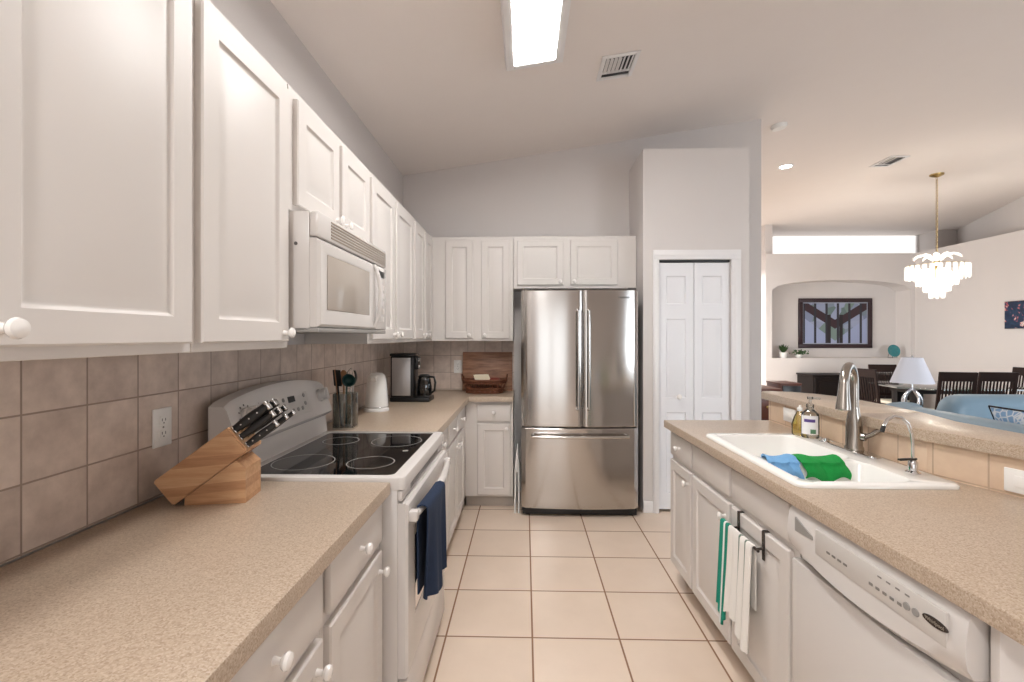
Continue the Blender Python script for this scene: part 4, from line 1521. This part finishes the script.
# ------------------------------------------------------------------ ceiling fittings
TILT = -math.atan(SL)
cl = thing('ceiling_light', 'long fluorescent ceiling light box over the kitchen aisle', 'ceiling light', (0.045, 2.085, ceil_z(0.045)))
cl.rotation_euler = (0, TILT, 0)
m = MB()
m.box(-0.165, -0.118, -0.63, 0.63, -0.075, 0.0, 0.006).box(0.118, 0.165, -0.63, 0.63, -0.075, 0.0, 0.006)
m.box(-0.118, 0.118, 0.59, 0.63, -0.075, 0.0, 0.006).box(-0.118, 0.118, -0.63, -0.59, -0.075, 0.0, 0.006)
m.build('frame', 'trim_white', cl)
MB().box(-0.119, 0.119, -0.592, 0.592, -0.070, -0.055).build('diffuser', 'light_diffuser', cl)


def vent(label, loc, tilt, w_, l_, n_, hw=0.010):
    v = thing('ceiling_vent', label, 'vent', loc)
    v.rotation_euler = (0, tilt, 0)
    m = MB()
    b = 0.028
    m.box(-w_ / 2, -w_ / 2 + b, -l_ / 2, l_ / 2, -0.010, 0, 0.003).box(w_ / 2 - b, w_ / 2, -l_ / 2, l_ / 2, -0.010, 0, 0.003)
    m.box(-w_ / 2 + b, w_ / 2 - b, -l_ / 2, -l_ / 2 + b, -0.010, 0, 0.003).box(-w_ / 2 + b, w_ / 2 - b, l_ / 2 - b, l_ / 2, -0.010, 0, 0.003)
    m.build('frame', 'trim_white', v)
    MB().box(-w_ / 2 + b, w_ / 2 - b, -l_ / 2 + b, l_ / 2 - b, -0.0015, -0.0005).build('duct', 'plastic_black', v)
    m = MB()
    for k in range(n_):
        x = -w_ / 2 + b + (w_ - 2 * b) * (k + 0.5) / n_
        m.box(-hw, hw, -l_ / 2 + b, l_ / 2 - b - 0.06, -0.001, 0.001, 0, 1, T(x, 0, -0.009) @ Matrix.Rotation(R(35 if k < n_ / 2 else -35), 4, 'Y'))
    m.box(-w_ / 2 + b, w_ / 2 - b, l_ / 2 - b - 0.06, l_ / 2 - b - 0.05, -0.012, -0.002)
    m.build('louvre', 'trim_white', v)
    return v


vent('white slatted air vent in the sloping kitchen ceiling beside the light', (0.585, 2.98, ceil_z(0.585) - 0.001), TILT, 0.235, 0.27, 7)
vent('small dark-slotted air vent in the dining room ceiling near the chandelier', (4.285, 5.63, 3.459), 0, 0.22, 0.34, 4, 0.005)
sd_ = thing('smoke_detector', 'round white smoke detector on the ceiling above the pantry wall', 'smoke detector', (2.36, 4.42, ceil_z(2.36)))
sd_.rotation_euler = (0, TILT, 0)
MB().lathe([(0.068, 0), (0.068, -0.018), (0.058, -0.036), (0.030, -0.042), (0, -0.042)], 28).build('housing', 'plastic_white', sd_)
MB().lathe([(0.062, -0.020), (0.0645, -0.024), (0.061, -0.028)], 28, None, False).build('vent_slots', 'plastic_grey', sd_)
rl = thing('recessed_light', 'lit recessed ceiling spotlight right of the smoke detector', 'ceiling light', (3.11, 5.68, ceil_z(3.11) + 0.001))
MB().lathe([(0.090, 0), (0.090, -0.006), (0.072, -0.010), (0.066, -0.004), (0.066, 0.0)], 28, None, False).build('trim_ring', 'trim_white', rl)
MB().lathe([(0.066, -0.0035), (0.050, -0.006), (0, -0.007)], 28).build('bulb', 'recessed_bulb', rl)
l = bpy.data.lights.new('recessed_lamp', 'SPOT')
l.energy, l.spot_size, l.spot_blend, l.shadow_soft_size, l.color = 70, R(120), 0.6, 0.05, (1, 0.95, 0.88)
lo = bpy.data.objects.new('recessed_lamp', l); C.objects.link(lo); lo.location = (3.11, 5.68, ceil_z(3.11) - 0.03)

# ------------------------------------------------------------------ chandelier
CHX, CHY = 5.235, 6.10
ch = thing('chandelier', 'tiered crystal chandelier with palm leaf crown hanging over the dining table', 'chandelier', (CHX, CHY, 0))
MB().lathe([(0.075, 3.459), (0.072, 3.445), (0.03, 3.425), (0.012, 3.42), (0, 3.42)], 24).build('canopy', 'gold_metal', ch)
m = MB()
z = 3.42
k = 0
while z > 2.42:
    rr = 0.011
    M = T(0, 0, z - 0.018) @ Matrix.Rotation(PI / 2 * (k % 2), 4, 'Z')
    m.tube([M @ Vector((rr * math.cos(a), 0, 0.022 * math.sin(a))) for a in [2 * PI * q / 10 for q in range(11)]], 0.003, 5)
    z -= 0.033
    k += 1
m.build('chain', 'gold_metal', ch)
MB().lathe([(0.02, 2.44), (0.03, 2.40), (0.022, 2.36), (0.05, 2.33), (0.022, 2.30), (0.02, 1.98), (0, 1.97)], 16).build('stem', 'gold_metal', ch)
for k in range(10):
    a = 2 * PI * k / 10 + 0.2
    m = MB()
    rings = []
    for i in range(11):
        t = i / 10
        r_ = 0.03 + 0.215 * t
        z = 2.345 + 0.11 * math.sin(PI * 0.75 * t) - 0.03 * t * t
        w_ = 0.004 + 0.026 * math.sin(PI * min(1, t * 0.96 + 0.02)) ** 0.8
        c0 = Vector((r_ * math.cos(a), r_ * math.sin(a), z))
        sdv = Vector((-math.sin(a), math.cos(a), 0))
        rings.append([c0 + sdv * w_ + Vector((0, 0, -0.012 * (w_ / 0.04))), c0 + Vector((0, 0, 0.005)), c0 - sdv * w_ + Vector((0, 0, -0.012 * (w_ / 0.04))), c0 - Vector((0, 0, 0.003))])
    m.ring_loft(rings)
    m.build('leaf', 'crystal', ch)
proto = None
tiers = [(0.305, 2.300, 0.175, 26), (0.195, 2.200, 0.155, 20), (0.125, 2.090, 0.125, 14), (0.068, 1.990, 0.110, 8)]
for (r_, zt, hh, cnt) in tiers:
    proto = None
    MB().tube([(r_ * math.cos(a), r_ * math.sin(a), zt + 0.004) for a in [2 * PI * q / 32 for q in range(33)]], 0.003, 6).build('tier_ring', 'gold_metal', ch)
    for k in range(cnt):
        a = 2 * PI * k / cnt
        if proto is None:
            pm = MB()
            ww = 2 * PI * r_ / cnt * 0.33
            pts = [(-ww, -0.004), (0, -0.013), (ww, -0.004), (ww, 0.004), (0, 0.013), (-ww, 0.004)]
            rings = [[Vector((p[1] * s1, p[0] * s1, zz)) for p in pts] for s1, zz in ((0.55, 0), (1, -0.018), (1, -hh + 0.022), (0.5, -hh))]
            pm.ring_loft(rings)
            c_ = proto = pm.build('crystal_drop', 'crystal', ch, 20)
        else:
            c_ = proto.copy()
            C.objects.link(c_)
        c_.parent = ch
        c_.location = (r_ * math.cos(a), r_ * math.sin(a), zt)
        c_.rotation_euler = (0, 0, a)
for k in range(6):
    a = 2 * PI * k / 6
    MB().lathe([(0.008, 0), (0.016, 0.015), (0.018, 0.04), (0.008, 0.07), (0, 0.075)], 12, T(0.085 * math.cos(a), 0.085 * math.sin(a), 2.19)).build('bulb', 'chandelier_bulb', ch)
l = bpy.data.lights.new('chandelier_lamp', 'POINT')
l.energy, l.shadow_soft_size, l.color = 38, 0.12, (1.0, 0.94, 0.84)
lo = bpy.data.objects.new('chandelier_lamp', l); C.objects.link(lo); lo.location = (CHX, CHY, 2.13)

# ------------------------------------------------------------------ dining room
dt = thing('dining_table', 'dark dining table with a green-edged glass top and clipped corners', 'dining table', (0, 0, 0))
tx = [(4.74, 6.10), (4.98, 5.84), (6.15, 5.84), (6.42, 6.10), (6.42, 6.70), (6.15, 6.96), (5.06, 6.96), (4.82, 6.70)]
MB().plate(tx, [], 0.735, 0.752, 0.003).build('glass_top', 'glass_green', dt)
MB().plate([(5.02, 6.16), (6.14, 6.16), (6.14, 6.58), (5.02, 6.58)], [], 0.655, 0.734).build('apron', 'espresso_wood', dt)
for (x, y) in ((5.08, 6.22), (6.08, 6.22), (5.08, 6.52), (6.08, 6.52)):
    MB().box(x - 0.05, x + 0.05, y - 0.05, y + 0.05, 0, 0.655, 0.004).build('leg', 'espresso_wood', dt)


def make_chair(label, x, y, rz):
    """local: front of the seat is +y, back at -y."""
    c = thing('dining_chair', label, 'chair', (x, y, 0), rz, 'dark slat-back dining chairs')
    W2 = 0.195
    MB().box(-W2, W2, -0.20, 0.22, 0.40, 0.44, 0.006).build('seat', 'dark_wood', c)
    MB().box(-W2 + 0.012, W2 - 0.012, -0.175, 0.21, 0.44, 0.485, 0.015, 3).build('cushion', 'cushion_cream', c)
    for s_ in (-1, 1):
        MB().tube([(s_ * 0.17, 0.195, 0), (s_ * 0.17, 0.195, 0.40)], [0.018, 0.024], 4).build('leg', 'dark_wood', c)
        MB().tube([(s_ * 0.17, -0.215, 0), (s_ * 0.175, -0.195, 0.42)], [0.018, 0.024], 4).build('leg', 'dark_wood', c)
    M = T(0, -0.20, 0.44) @ Matrix.Rotation(R(9), 4, 'X')
    m = MB()
    for s_ in (-1, 1):
        m.box(s_ * 0.175 - 0.018, s_ * 0.175 + 0.018, -0.014, 0.014, -0.02, 0.545, 0.004, 1, M)
    m.box(-0.175, 0.175, -0.013, 0.013, 0.435, 0.545, 0.004, 1, M)
    m.box(-0.175, 0.175, -0.011, 0.011, 0.085, 0.125, 0.003, 1, M)
    m.build('backrest', 'dark_wood', c)
    m = MB()
    for k in range(9):
        xx = -0.135 + 0.27 * k / 8
        m.box(xx - 0.0075, xx + 0.0075, -0.007, 0.007, 0.12, 0.44, 0.002, 1, M)
    m.build('slats', 'dark_wood', c)
    return c


chair0 = make_chair('dark slat-back dining chair directly right of the table lamp', 5.12, 5.90, R(-10))
for (lab, x, y, rz) in (
        ('dark slat-back dining chair on the kitchen side, second right of the lamp', 5.58, 5.90, R(-10)),
        ('dark dining chair on the far side of the glass table, left of the lamp', 5.30, 6.84, R(176)),
        ('dark dining chair at the far right end of the glass table', 6.44, 6.36, R(100)),
        ('dark dining chair at the left end of the table, beside the faucet arch', 4.66, 6.30, R(-75))):
    c = copy_tree(chair0)
    c['label'] = lab
    c.location = (x, y, 0)
    c.rotation_euler = (0, 0, rz)

sbd = thing('sideboard', 'long low black sideboard against the far dining wall', 'sideboard', (4.90, 8.10, 0))
MB().box(0, 1.70, 0.0, 0.47, 0.08, 0.715, 0.004).build('carcass', 'espresso_wood', sbd)
MB().box(-0.015, 1.715, -0.015, 0.48, 0.715, 0.745, 0.006).build('top', 'espresso_wood', sbd)
MB().box(0.03, 1.67, 0.03, 0.40, 0.0, 0.08).build('plinth', 'espresso_wood', sbd)
for k in range(3):
    x0 = 0.02 + k * 0.556
    d_ = MB().panel_slab(0.545, 0.60, [(0.06, 0.485, 0.06, 0.54)], 0.018, 0.003).build('door', 'espresso_wood', sbd, loc=(x0, 0, 0.10))
    MB().lathe([(0.006, 0), (0.006, 0.012), (0.012, 0.020), (0, 0.024)], 12, T(0.50, -0.018, 0.33) @ Matrix.Rotation(PI / 2, 4, 'X')).build('knob', 'gold_metal', d_)

cd1 = thing('wooden_chest', 'reddish brown wooden chest seen past the end of the bar', 'chest', (2.22, 4.66, 0))
MB().box(0, 0.285, 0.0, 0.45, 0.05, 0.855, 0.005).build('carcass', 'mahogany', cd1)
MB().box(-0.010, 0.295, -0.015, 0.465, 0.855, 0.885, 0.006).build('top', 'mahogany', cd1)
MB().box(0.015, 0.270, 0.02, 0.43, 0.0, 0.05).build('plinth', 'mahogany', cd1)
for k in range(3):
    d_ = MB().box(0.015, 0.270, -0.016, 0.0, 0.07 + k * 0.26, 0.315 + k * 0.26, 0.004).build('drawer', 'mahogany', cd1)
    MB().lathe([(0.006, 0), (0.006, 0.012), (0.013, 0.02), (0, 0.025)], 12, T(0.142, -0.016, 0.19 + k * 0.26) @ Matrix.Rotation(PI / 2, 4, 'X')).build('knob', 'gold_metal', d_)
cd2 = thing('stereo_cabinet', 'small wooden cabinet with a black front beside the reddish chest', 'cabinet', (2.80, 5.20, 0))
MB().box(0, 0.22, 0.0, 0.30, 0.0, 0.865, 0.004).build('carcass', 'mahogany', cd2)
MB().box(-0.006, 0.226, -0.006, 0.31, 0.865, 0.885, 0.005).build('top', 'mahogany', cd2)
MB().box(0.012, 0.208, -0.014, 0.0, 0.06, 0.855, 0.003).build('door', 'plastic_black', cd2)

# framed picture in the niche
pc = thing('framed_picture', 'dark framed stained-glass style picture hanging in the arched niche', 'picture', (5.805, 8.945, 1.645))
PW2, PH2 = 0.675, 0.465
m = MB()
f_ = 0.075
m.box(-PW2, PW2, -0.035, 0, PH2 - f_, PH2, 0.006).box(-PW2, PW2, -0.035, 0, -PH2, -PH2 + f_, 0.006)
m.box(-PW2, -PW2 + f_, -0.035, 0, -PH2 + f_, PH2 - f_, 0.006).box(PW2 - f_, PW2, -0.035, 0, -PH2 + f_, PH2 - f_, 0.006)
m.build('frame', 'picture_frame_wood', pc)
MB().box(-PW2 + f_, PW2 - f_, -0.012, -0.002, -PH2 + f_, PH2 - f_).build('mat', 'picture_mat', pc)


def artwork():
    k = NT('artwork')
    p = k.objco()
    sep = k.n('ShaderNodeSeparateXYZ'); k.l(p, sep.inputs[0])
    x, z = sep.outputs[0], sep.outputs[2]
    v = k.n('ShaderNodeTexVoronoi'); v.inputs['Scale'].default_value = 6; k.l(p, v.inputs['Vector'])
    s3 = k.n('ShaderNodeSeparateColor'); k.l(v.outputs['Color'], s3.inputs[0])
    base = k.ramp(s3.outputs[0], [(0.0, rgb(112, 124, 150)), (0.35, rgb(152, 160, 186)), (0.6, rgb(92, 112, 112)), (0.85, rgb(120, 140, 132)), (1, rgb(176, 184, 205))])
    # pale slopes lower left and right
    ax = k.math('ABSOLUTE', x)
    slope = k.math('GREATER_THAN', k.math('SUBTRACT', k.math('MULTIPLY', ax, 0.75), k.math('ADD', z, 0.33)), 0.0)
    base = k.mix(slope, base, rgb(150, 160, 192))
    # dark rising band
    band = k.math('LESS_THAN', k.math('ABSOLUTE', k.math('SUBTRACT', z, k.math('ADD', k.math('MULTIPLY', ax, 0.62), -0.02))), 0.085)
    base = k.mix(band, base, rgb(52, 32, 40))
    # trunks
    w_ = k.n('ShaderNodeMath', operation='SINE'); k.l(k.math('MULTIPLY', x, 30.0), w_.inputs[0])
    tr_ = k.math('GREATER_THAN', w_.outputs[0], 0.80)
    base = k.mix(tr_, base, rgb(40, 40, 50))
    ctr = k.math('MULTIPLY', k.math('LESS_THAN', k.math('ABSOLUTE', k.math('SUBTRACT', ax, 0.11)), 0.032), k.math('LESS_THAN', z, 0.16))
    base = k.mix(ctr, base, rgb(30, 24, 30))
    k.set(Base_Color=base, Roughness=0.3)


artwork()
MB().box(-PW2 + f_ + 0.018, PW2 - f_ - 0.018, -0.016, -0.011, -PH2 + f_ + 0.018, PH2 - f_ - 0.018).build('art_print', 'artwork', pc)


def abstract():
    k = NT('abstract_paint')
    v = k.n('ShaderNodeTexNoise'); v.inputs['Scale'].default_value = 7; v.inputs['Distortion'].default_value = 2.0
    k.l(k.objco(), v.inputs['Vector'])
    k.set(Base_Color=k.ramp(v.outputs['Fac'], [(0.40, rgb(20, 36, 64)), (0.56, rgb(30, 62, 92)), (0.60, rgb(196, 80, 76)), (0.64, rgb(230, 224, 216)), (0.70, rgb(40, 96, 110))]), Roughness=0.5)


abstract()
pn = thing('small_painting', 'small dark blue abstract painting on the right-hand dining wall', 'painting', (6.998, 6.74, 1.705), -PI / 2)
MB().box(-0.26, 0.26, -0.030, 0, -0.19, 0.19, 0.003).build('canvas', 'abstract_paint', pn)
m = MB()
m.box(-0.265, 0.265, -0.022, 0, 0.19, 0.197).box(-0.265, 0.265, -0.022, 0, -0.197, -0.19).box(-0.267, -0.26, -0.022, 0, -0.197, 0.197).box(0.26, 0.267, -0.022, 0, -0.197, 0.197)
m.build('edge_strip', 'plastic_black', pn)

# plants and plate on the niche ledge
p1_ = thing('potted_plant', 'small bushy green plant in a white pot on the niche ledge', 'plant', (4.735, 8.72, NZ0))
MB().lathe([(0.050, 0), (0.068, 0.09), (0.070, 0.10), (0.058, 0.10), (0.056, 0.085), (0, 0.085)], 20).build('pot', 'soil_pot', p1_)
m = MB()
rnd = random.Random(3)
for k in range(90):
    a = rnd.uniform(0, 2 * PI)
    tl = rnd.uniform(0.0, 0.75)
    d = Vector((math.cos(a) * tl, math.sin(a) * tl, 1)).normalized()
    L = rnd.uniform(0.10, 0.17)
    b = Vector((0, 0, 0.09)) + Vector((d.x, d.y, 0)) * 0.02
    sdv = d.cross(Vector((rnd.random(), rnd.random(), rnd.random()))).normalized() * 0.009
    m.ring_loft([[b - sdv * 0.4, b + sdv * 0.4, b + d * 0.002 + sdv * 0.4], [b + d * L * 0.5 - sdv, b + d * L * 0.5 + sdv, b + d * L * 0.52 + sdv], [b + d * L - sdv * 0.1, b + d * L + sdv * 0.1, b + d * (L + 0.003)]])
m.build('foliage', 'leaf_green', p1_)
p2_ = thing('trailing_plant', 'low trailing green plant in a small white bowl on the niche ledge', 'plant', (5.03, 8.74, NZ0))
MB().lathe([(0.035, 0), (0.055, 0.045), (0.058, 0.06), (0.050, 0.06), (0, 0.05)], 20).build('bowl', 'soil_pot', p2_)
m = MB()
for k in range(46):
    a = rnd.uniform(0, 2 * PI)
    r_ = rnd.uniform(0.03, 0.17)
    c0 = Vector((math.cos(a) * r_ * 1.2, math.sin(a) * r_ * 0.35 - 0.02, 0.075 + rnd.uniform(-0.02, 0.09) * (1 - r_ * 3)))
    n_ = Vector((rnd.uniform(-1, 1), -1, rnd.uniform(-0.3, 1))).normalized()
    u_ = n_.cross(Vector((0, 0, 1))).normalized(); v_ = n_.cross(u_)
    s_ = rnd.uniform(0.014, 0.024)
    m.ring_loft([[c0 + (u_ * math.cos(q) + v_ * math.sin(q) * 0.8) * s_ + n_ * dz_ for q in [2 * PI * i / 7 for i in range(7)]] for dz_ in (0, 0.002)])
for k in range(14):
    a = rnd.uniform(0, 2 * PI)
    m.tube([(0, 0, 0.055), (math.cos(a) * 0.07, math.sin(a) * 0.02, 0.11), (math.cos(a) * 0.15, math.sin(a) * 0.04 - 0.02, 0.07)], 0.002, 4)
m.build('foliage', 'leaf_green', p2_)
pt = thing('glass_plate', 'round teal glass plate on a small stand at the right of the niche ledge', 'plate', (6.70, 8.72, NZ0))
MB().lathe([(0, 0.0), (0.06, 0.004), (0.105, 0.016), (0.112, 0.022), (0.108, 0.024), (0.06, 0.010), (0, 0.006)], 28, T(0, -0.01, 0.128) @ Matrix.Rotation(R(80), 4, 'X')).build('dish', 'teal_glass', pt)
m = MB()
for s_ in (-1, 1):
    m.tube([(s_ * 0.04, -0.05, 0.006), (s_ * 0.04, 0.06, 0.006), (s_ * 0.03, 0.035, 0.12)], 0.004, 6)
m.tube([(-0.04, -0.05, 0.006), (-0.04, -0.045, 0.03)], 0.004, 6).tube([(0.04, -0.05, 0.006), (0.04, -0.045, 0.03)], 0.004, 6)
m.build('stand', 'plastic_black', pt)

# ------------------------------------------------------------------ living room: sofas, end table, lamp
def sweep_profile(path, prof):
    """prof points are (offset across, z); path in xy."""
    m = MB()
    pts = [Vector((p[0], p[1], 0)) for p in path]
    rings = []
    for i, p in enumerate(pts):
        t = (pts[min(i + 1, len(pts) - 1)] - pts[max(i - 1, 0)]).normalized()
        n_ = Vector((t.y, -t.x, 0))
        rings.append([p + n_ * o_ + Vector((0, 0, z)) for o_, z in prof])
    m.ring_loft(rings)
    return m


def cushiony(w_, z0, z1, r):
    pts = []
    for cx, cz, a0 in ((w_ - r, z1 - r, 0), (r, z1 - r, 90), (r * 0.5, z0 + r * 0.5, 180), (w_ - r * 0.5, z0 + r * 0.5, 270)):
        rr = r if a0 < 180 else r * 0.5
        for i in range(6):
            a = R(a0 + 90 * i / 5)
            pts.append((cx + rr * math.cos(a), cz + rr * math.sin(a)))
    return pts


s1_ = thing('sofa', 'light blue leather sofa with its back to the bar', 'sofa', (0, 0, 0))
path = [(2.98, 1.60), (2.95, 2.20), (2.915, 2.70), (2.885, 3.20), (2.865, 3.60), (2.88, 3.84), (2.96, 3.99), (3.10, 4.06)]
sweep_profile(path, cushiony(0.26, 0.10, 0.855, 0.10)).build('backrest', 'leather_blue', s1_, 60)
for i in range(3):
    y0 = 1.70 + i * 0.68
    MB().box(3.14, 3.95, y0, y0 + 0.67, 0.24, 0.46, 0.05, 4).build('seat_cushion', 'leather_blue', s1_, 60)
MB().box(3.06, 3.90, 1.66, 3.78, 0.06, 0.26, 0.02).build('base', 'leather_blue', s1_)
MB().box(3.02, 3.92, 3.74, 3.96, 0.08, 0.64, 0.07, 4).build('armrest', 'leather_blue', s1_, 60)
for (x, y) in ((3.1, 1.75), (3.8, 1.75), (3.1, 3.7), (3.8, 3.7)):
    MB().cyl((x, y, 0), (x, y, 0.07), 0.025).build('foot', 'plastic_black', s1_)
s2_ = thing('sofa', 'second light blue leather sofa further back with rounded end, right edge of photo', 'sofa', (0, 0, 0))
m = MB()
rings = []
for x, k in ((3.96, 0.30), (3.97, 0.52), (3.995, 0.74), (4.03, 0.89), (4.08, 0.97), (4.15, 1.0), (5.0, 1.0), (6.0, 1.0)):
    rings.append([Vector((x, 4.57 + (a - 0.13) * k, 0.45 + (b - 0.45) * k)) for a, b in cushiony(0.26, 0.10, 0.845, 0.11)])
m.ring_loft(rings)
m.build('backrest', 'leather_blue', s2_, 60)
MB().box(4.15, 6.0, 3.92, 4.44, 0.06, 0.26, 0.02).build('base', 'leather_blue', s2_)
for i in range(3):
    x0 = 4.10 + i * 0.63
    MB().box(x0 + 0.04, x0 + 0.66, 3.86, 4.43, 0.25, 0.46, 0.05, 4).build('seat_cushion', 'leather_blue', s2_, 60)
for (x, y) in ((4.15, 4.05), (5.9, 4.05), (4.15, 4.45), (5.9, 4.45)):
    MB().cyl((x, y, 0), (x, y, 0.07), 0.025).build('foot', 'plastic_black', s2_)
pw_ = thing('throw_pillow', 'blue and white patterned throw pillow with dark trim on the near sofa', 'pillow', (3.30, 3.10, 0.70), R(90))
m = MB()
def pil(u, v):
    x = (u - 0.5); y = (v - 0.5)
    return x, y
rings = []
n = 14
for sgn in (1,):
    top, bot = [], []
    uvg = [[(i / n - 0.5, j / n - 0.5) for j in range(n + 1)] for i in range(n + 1)]
    g1 = [[m.bm.verts.new((0.46 * p[0], -0.13 * ((1 - (2 * p[0]) ** 2) * (1 - (2 * p[1]) ** 2)) ** 0.45 * 0.5, 0.46 * p[1])) for p in row] for row in uvg]
    g2 = [[m.bm.verts.new((0.46 * p[0], 0.13 * ((1 - (2 * p[0]) ** 2) * (1 - (2 * p[1]) ** 2)) ** 0.45 * 0.5, 0.46 * p[1])) for p in row] for row in uvg]
    for i in range(n):
        for j in range(n):
            m.bm.faces.new((g1[i][j], g1[i + 1][j], g1[i + 1][j + 1], g1[i][j + 1]))
            m.bm.faces.new((g2[i][j], g2[i][j + 1], g2[i + 1][j + 1], g2[i + 1][j]))
pw_.rotation_euler = (R(-22), 0, R(90))
m.build('cover', 'pillow_print', pw_, 60)
m = MB()
for (a, b) in (((-0.232, -0.232), (0.232, -0.232)), ((0.232, -0.232), (0.232, 0.232)), ((0.232, 0.232), (-0.232, 0.232)), ((-0.232, 0.232), (-0.232, -0.232))):
    m.tube([(a[0], 0, a[1]), (b[0], 0, b[1])], 0.006, 8)
m.build('trim', 'espresso_wood', pw_)

et = thing('end_table', 'dark end table under the white-shaded lamp behind the sofa', 'table', (3.49, 4.32, 0))
MB().lathe([(0.24, 0.575), (0.245, 0.59), (0.24, 0.605), (0, 0.605)], 32).build('top', 'espresso_wood', et)
for k in range(4):
    a = PI / 4 + PI / 2 * k
    MB().tube([(0.17 * math.cos(a), 0.17 * math.sin(a), 0), (0.15 * math.cos(a), 0.15 * math.sin(a), 0.576)], [0.016, 0.02], 8).build('leg', 'espresso_wood', et)
lm = thing('table_lamp', 'table lamp with white tapered shade and chrome loop base by the sofas', 'lamp', (3.49, 4.32, 0.605))
MB().lathe([(0.085, 0), (0.085, 0.012), (0.02, 0.02), (0, 0.02)], 28).build('base', 'chrome', lm)
m = MB()
for s_ in (-1, 1):
    m.tube([(s_ * 0.075 * math.sin(PI * t) ** 0.8, s_ * 0.02 * math.sin(2 * PI * t), 0.018 + 0.30 * t) for t in [i / 16 for i in range(17)]], 0.012, 10)
    m.tube([(0.02 * s_ * math.sin(2 * PI * t), s_ * 0.055 * math.sin(PI * t) ** 0.8, 0.018 + 0.30 * t) for t in [i / 16 for i in range(17)]], 0.010, 10)
m.build('stem', 'chrome', lm)
m = MB()
rings = [(0.205, 0.370), (0.098, 0.625)]
n = 48
def sh(r_, z):
    return [Vector((r_ * math.cos(2 * PI * i / n) * (1 + 0.06 * math.cos(4 * 2 * PI * i / n)) , r_ * math.sin(2 * PI * i / n) * (1 + 0.06 * math.cos(4 * 2 * PI * i / n)), z)) for i in range(n)]
m.ring_loft([sh(0.165, 0.375), sh(0.122, 0.490), sh(0.080, 0.600), sh(0.077, 0.600), sh(0.119, 0.490), sh(0.162, 0.375), sh(0.165, 0.375)], False, False)
m.build('shade', 'shade_cloth', lm)
MB().tube([(0, 0, 0.31), (0, 0, 0.61)], 0.006, 8).tube([(-0.082, 0, 0.592), (0.082, 0, 0.592)], 0.002, 6).build('harp', 'chrome', lm)
MB().lathe([(0.004, 0.605), (0.010, 0.615), (0.007, 0.627), (0, 0.632)], 12).build('finial', 'chrome', lm)
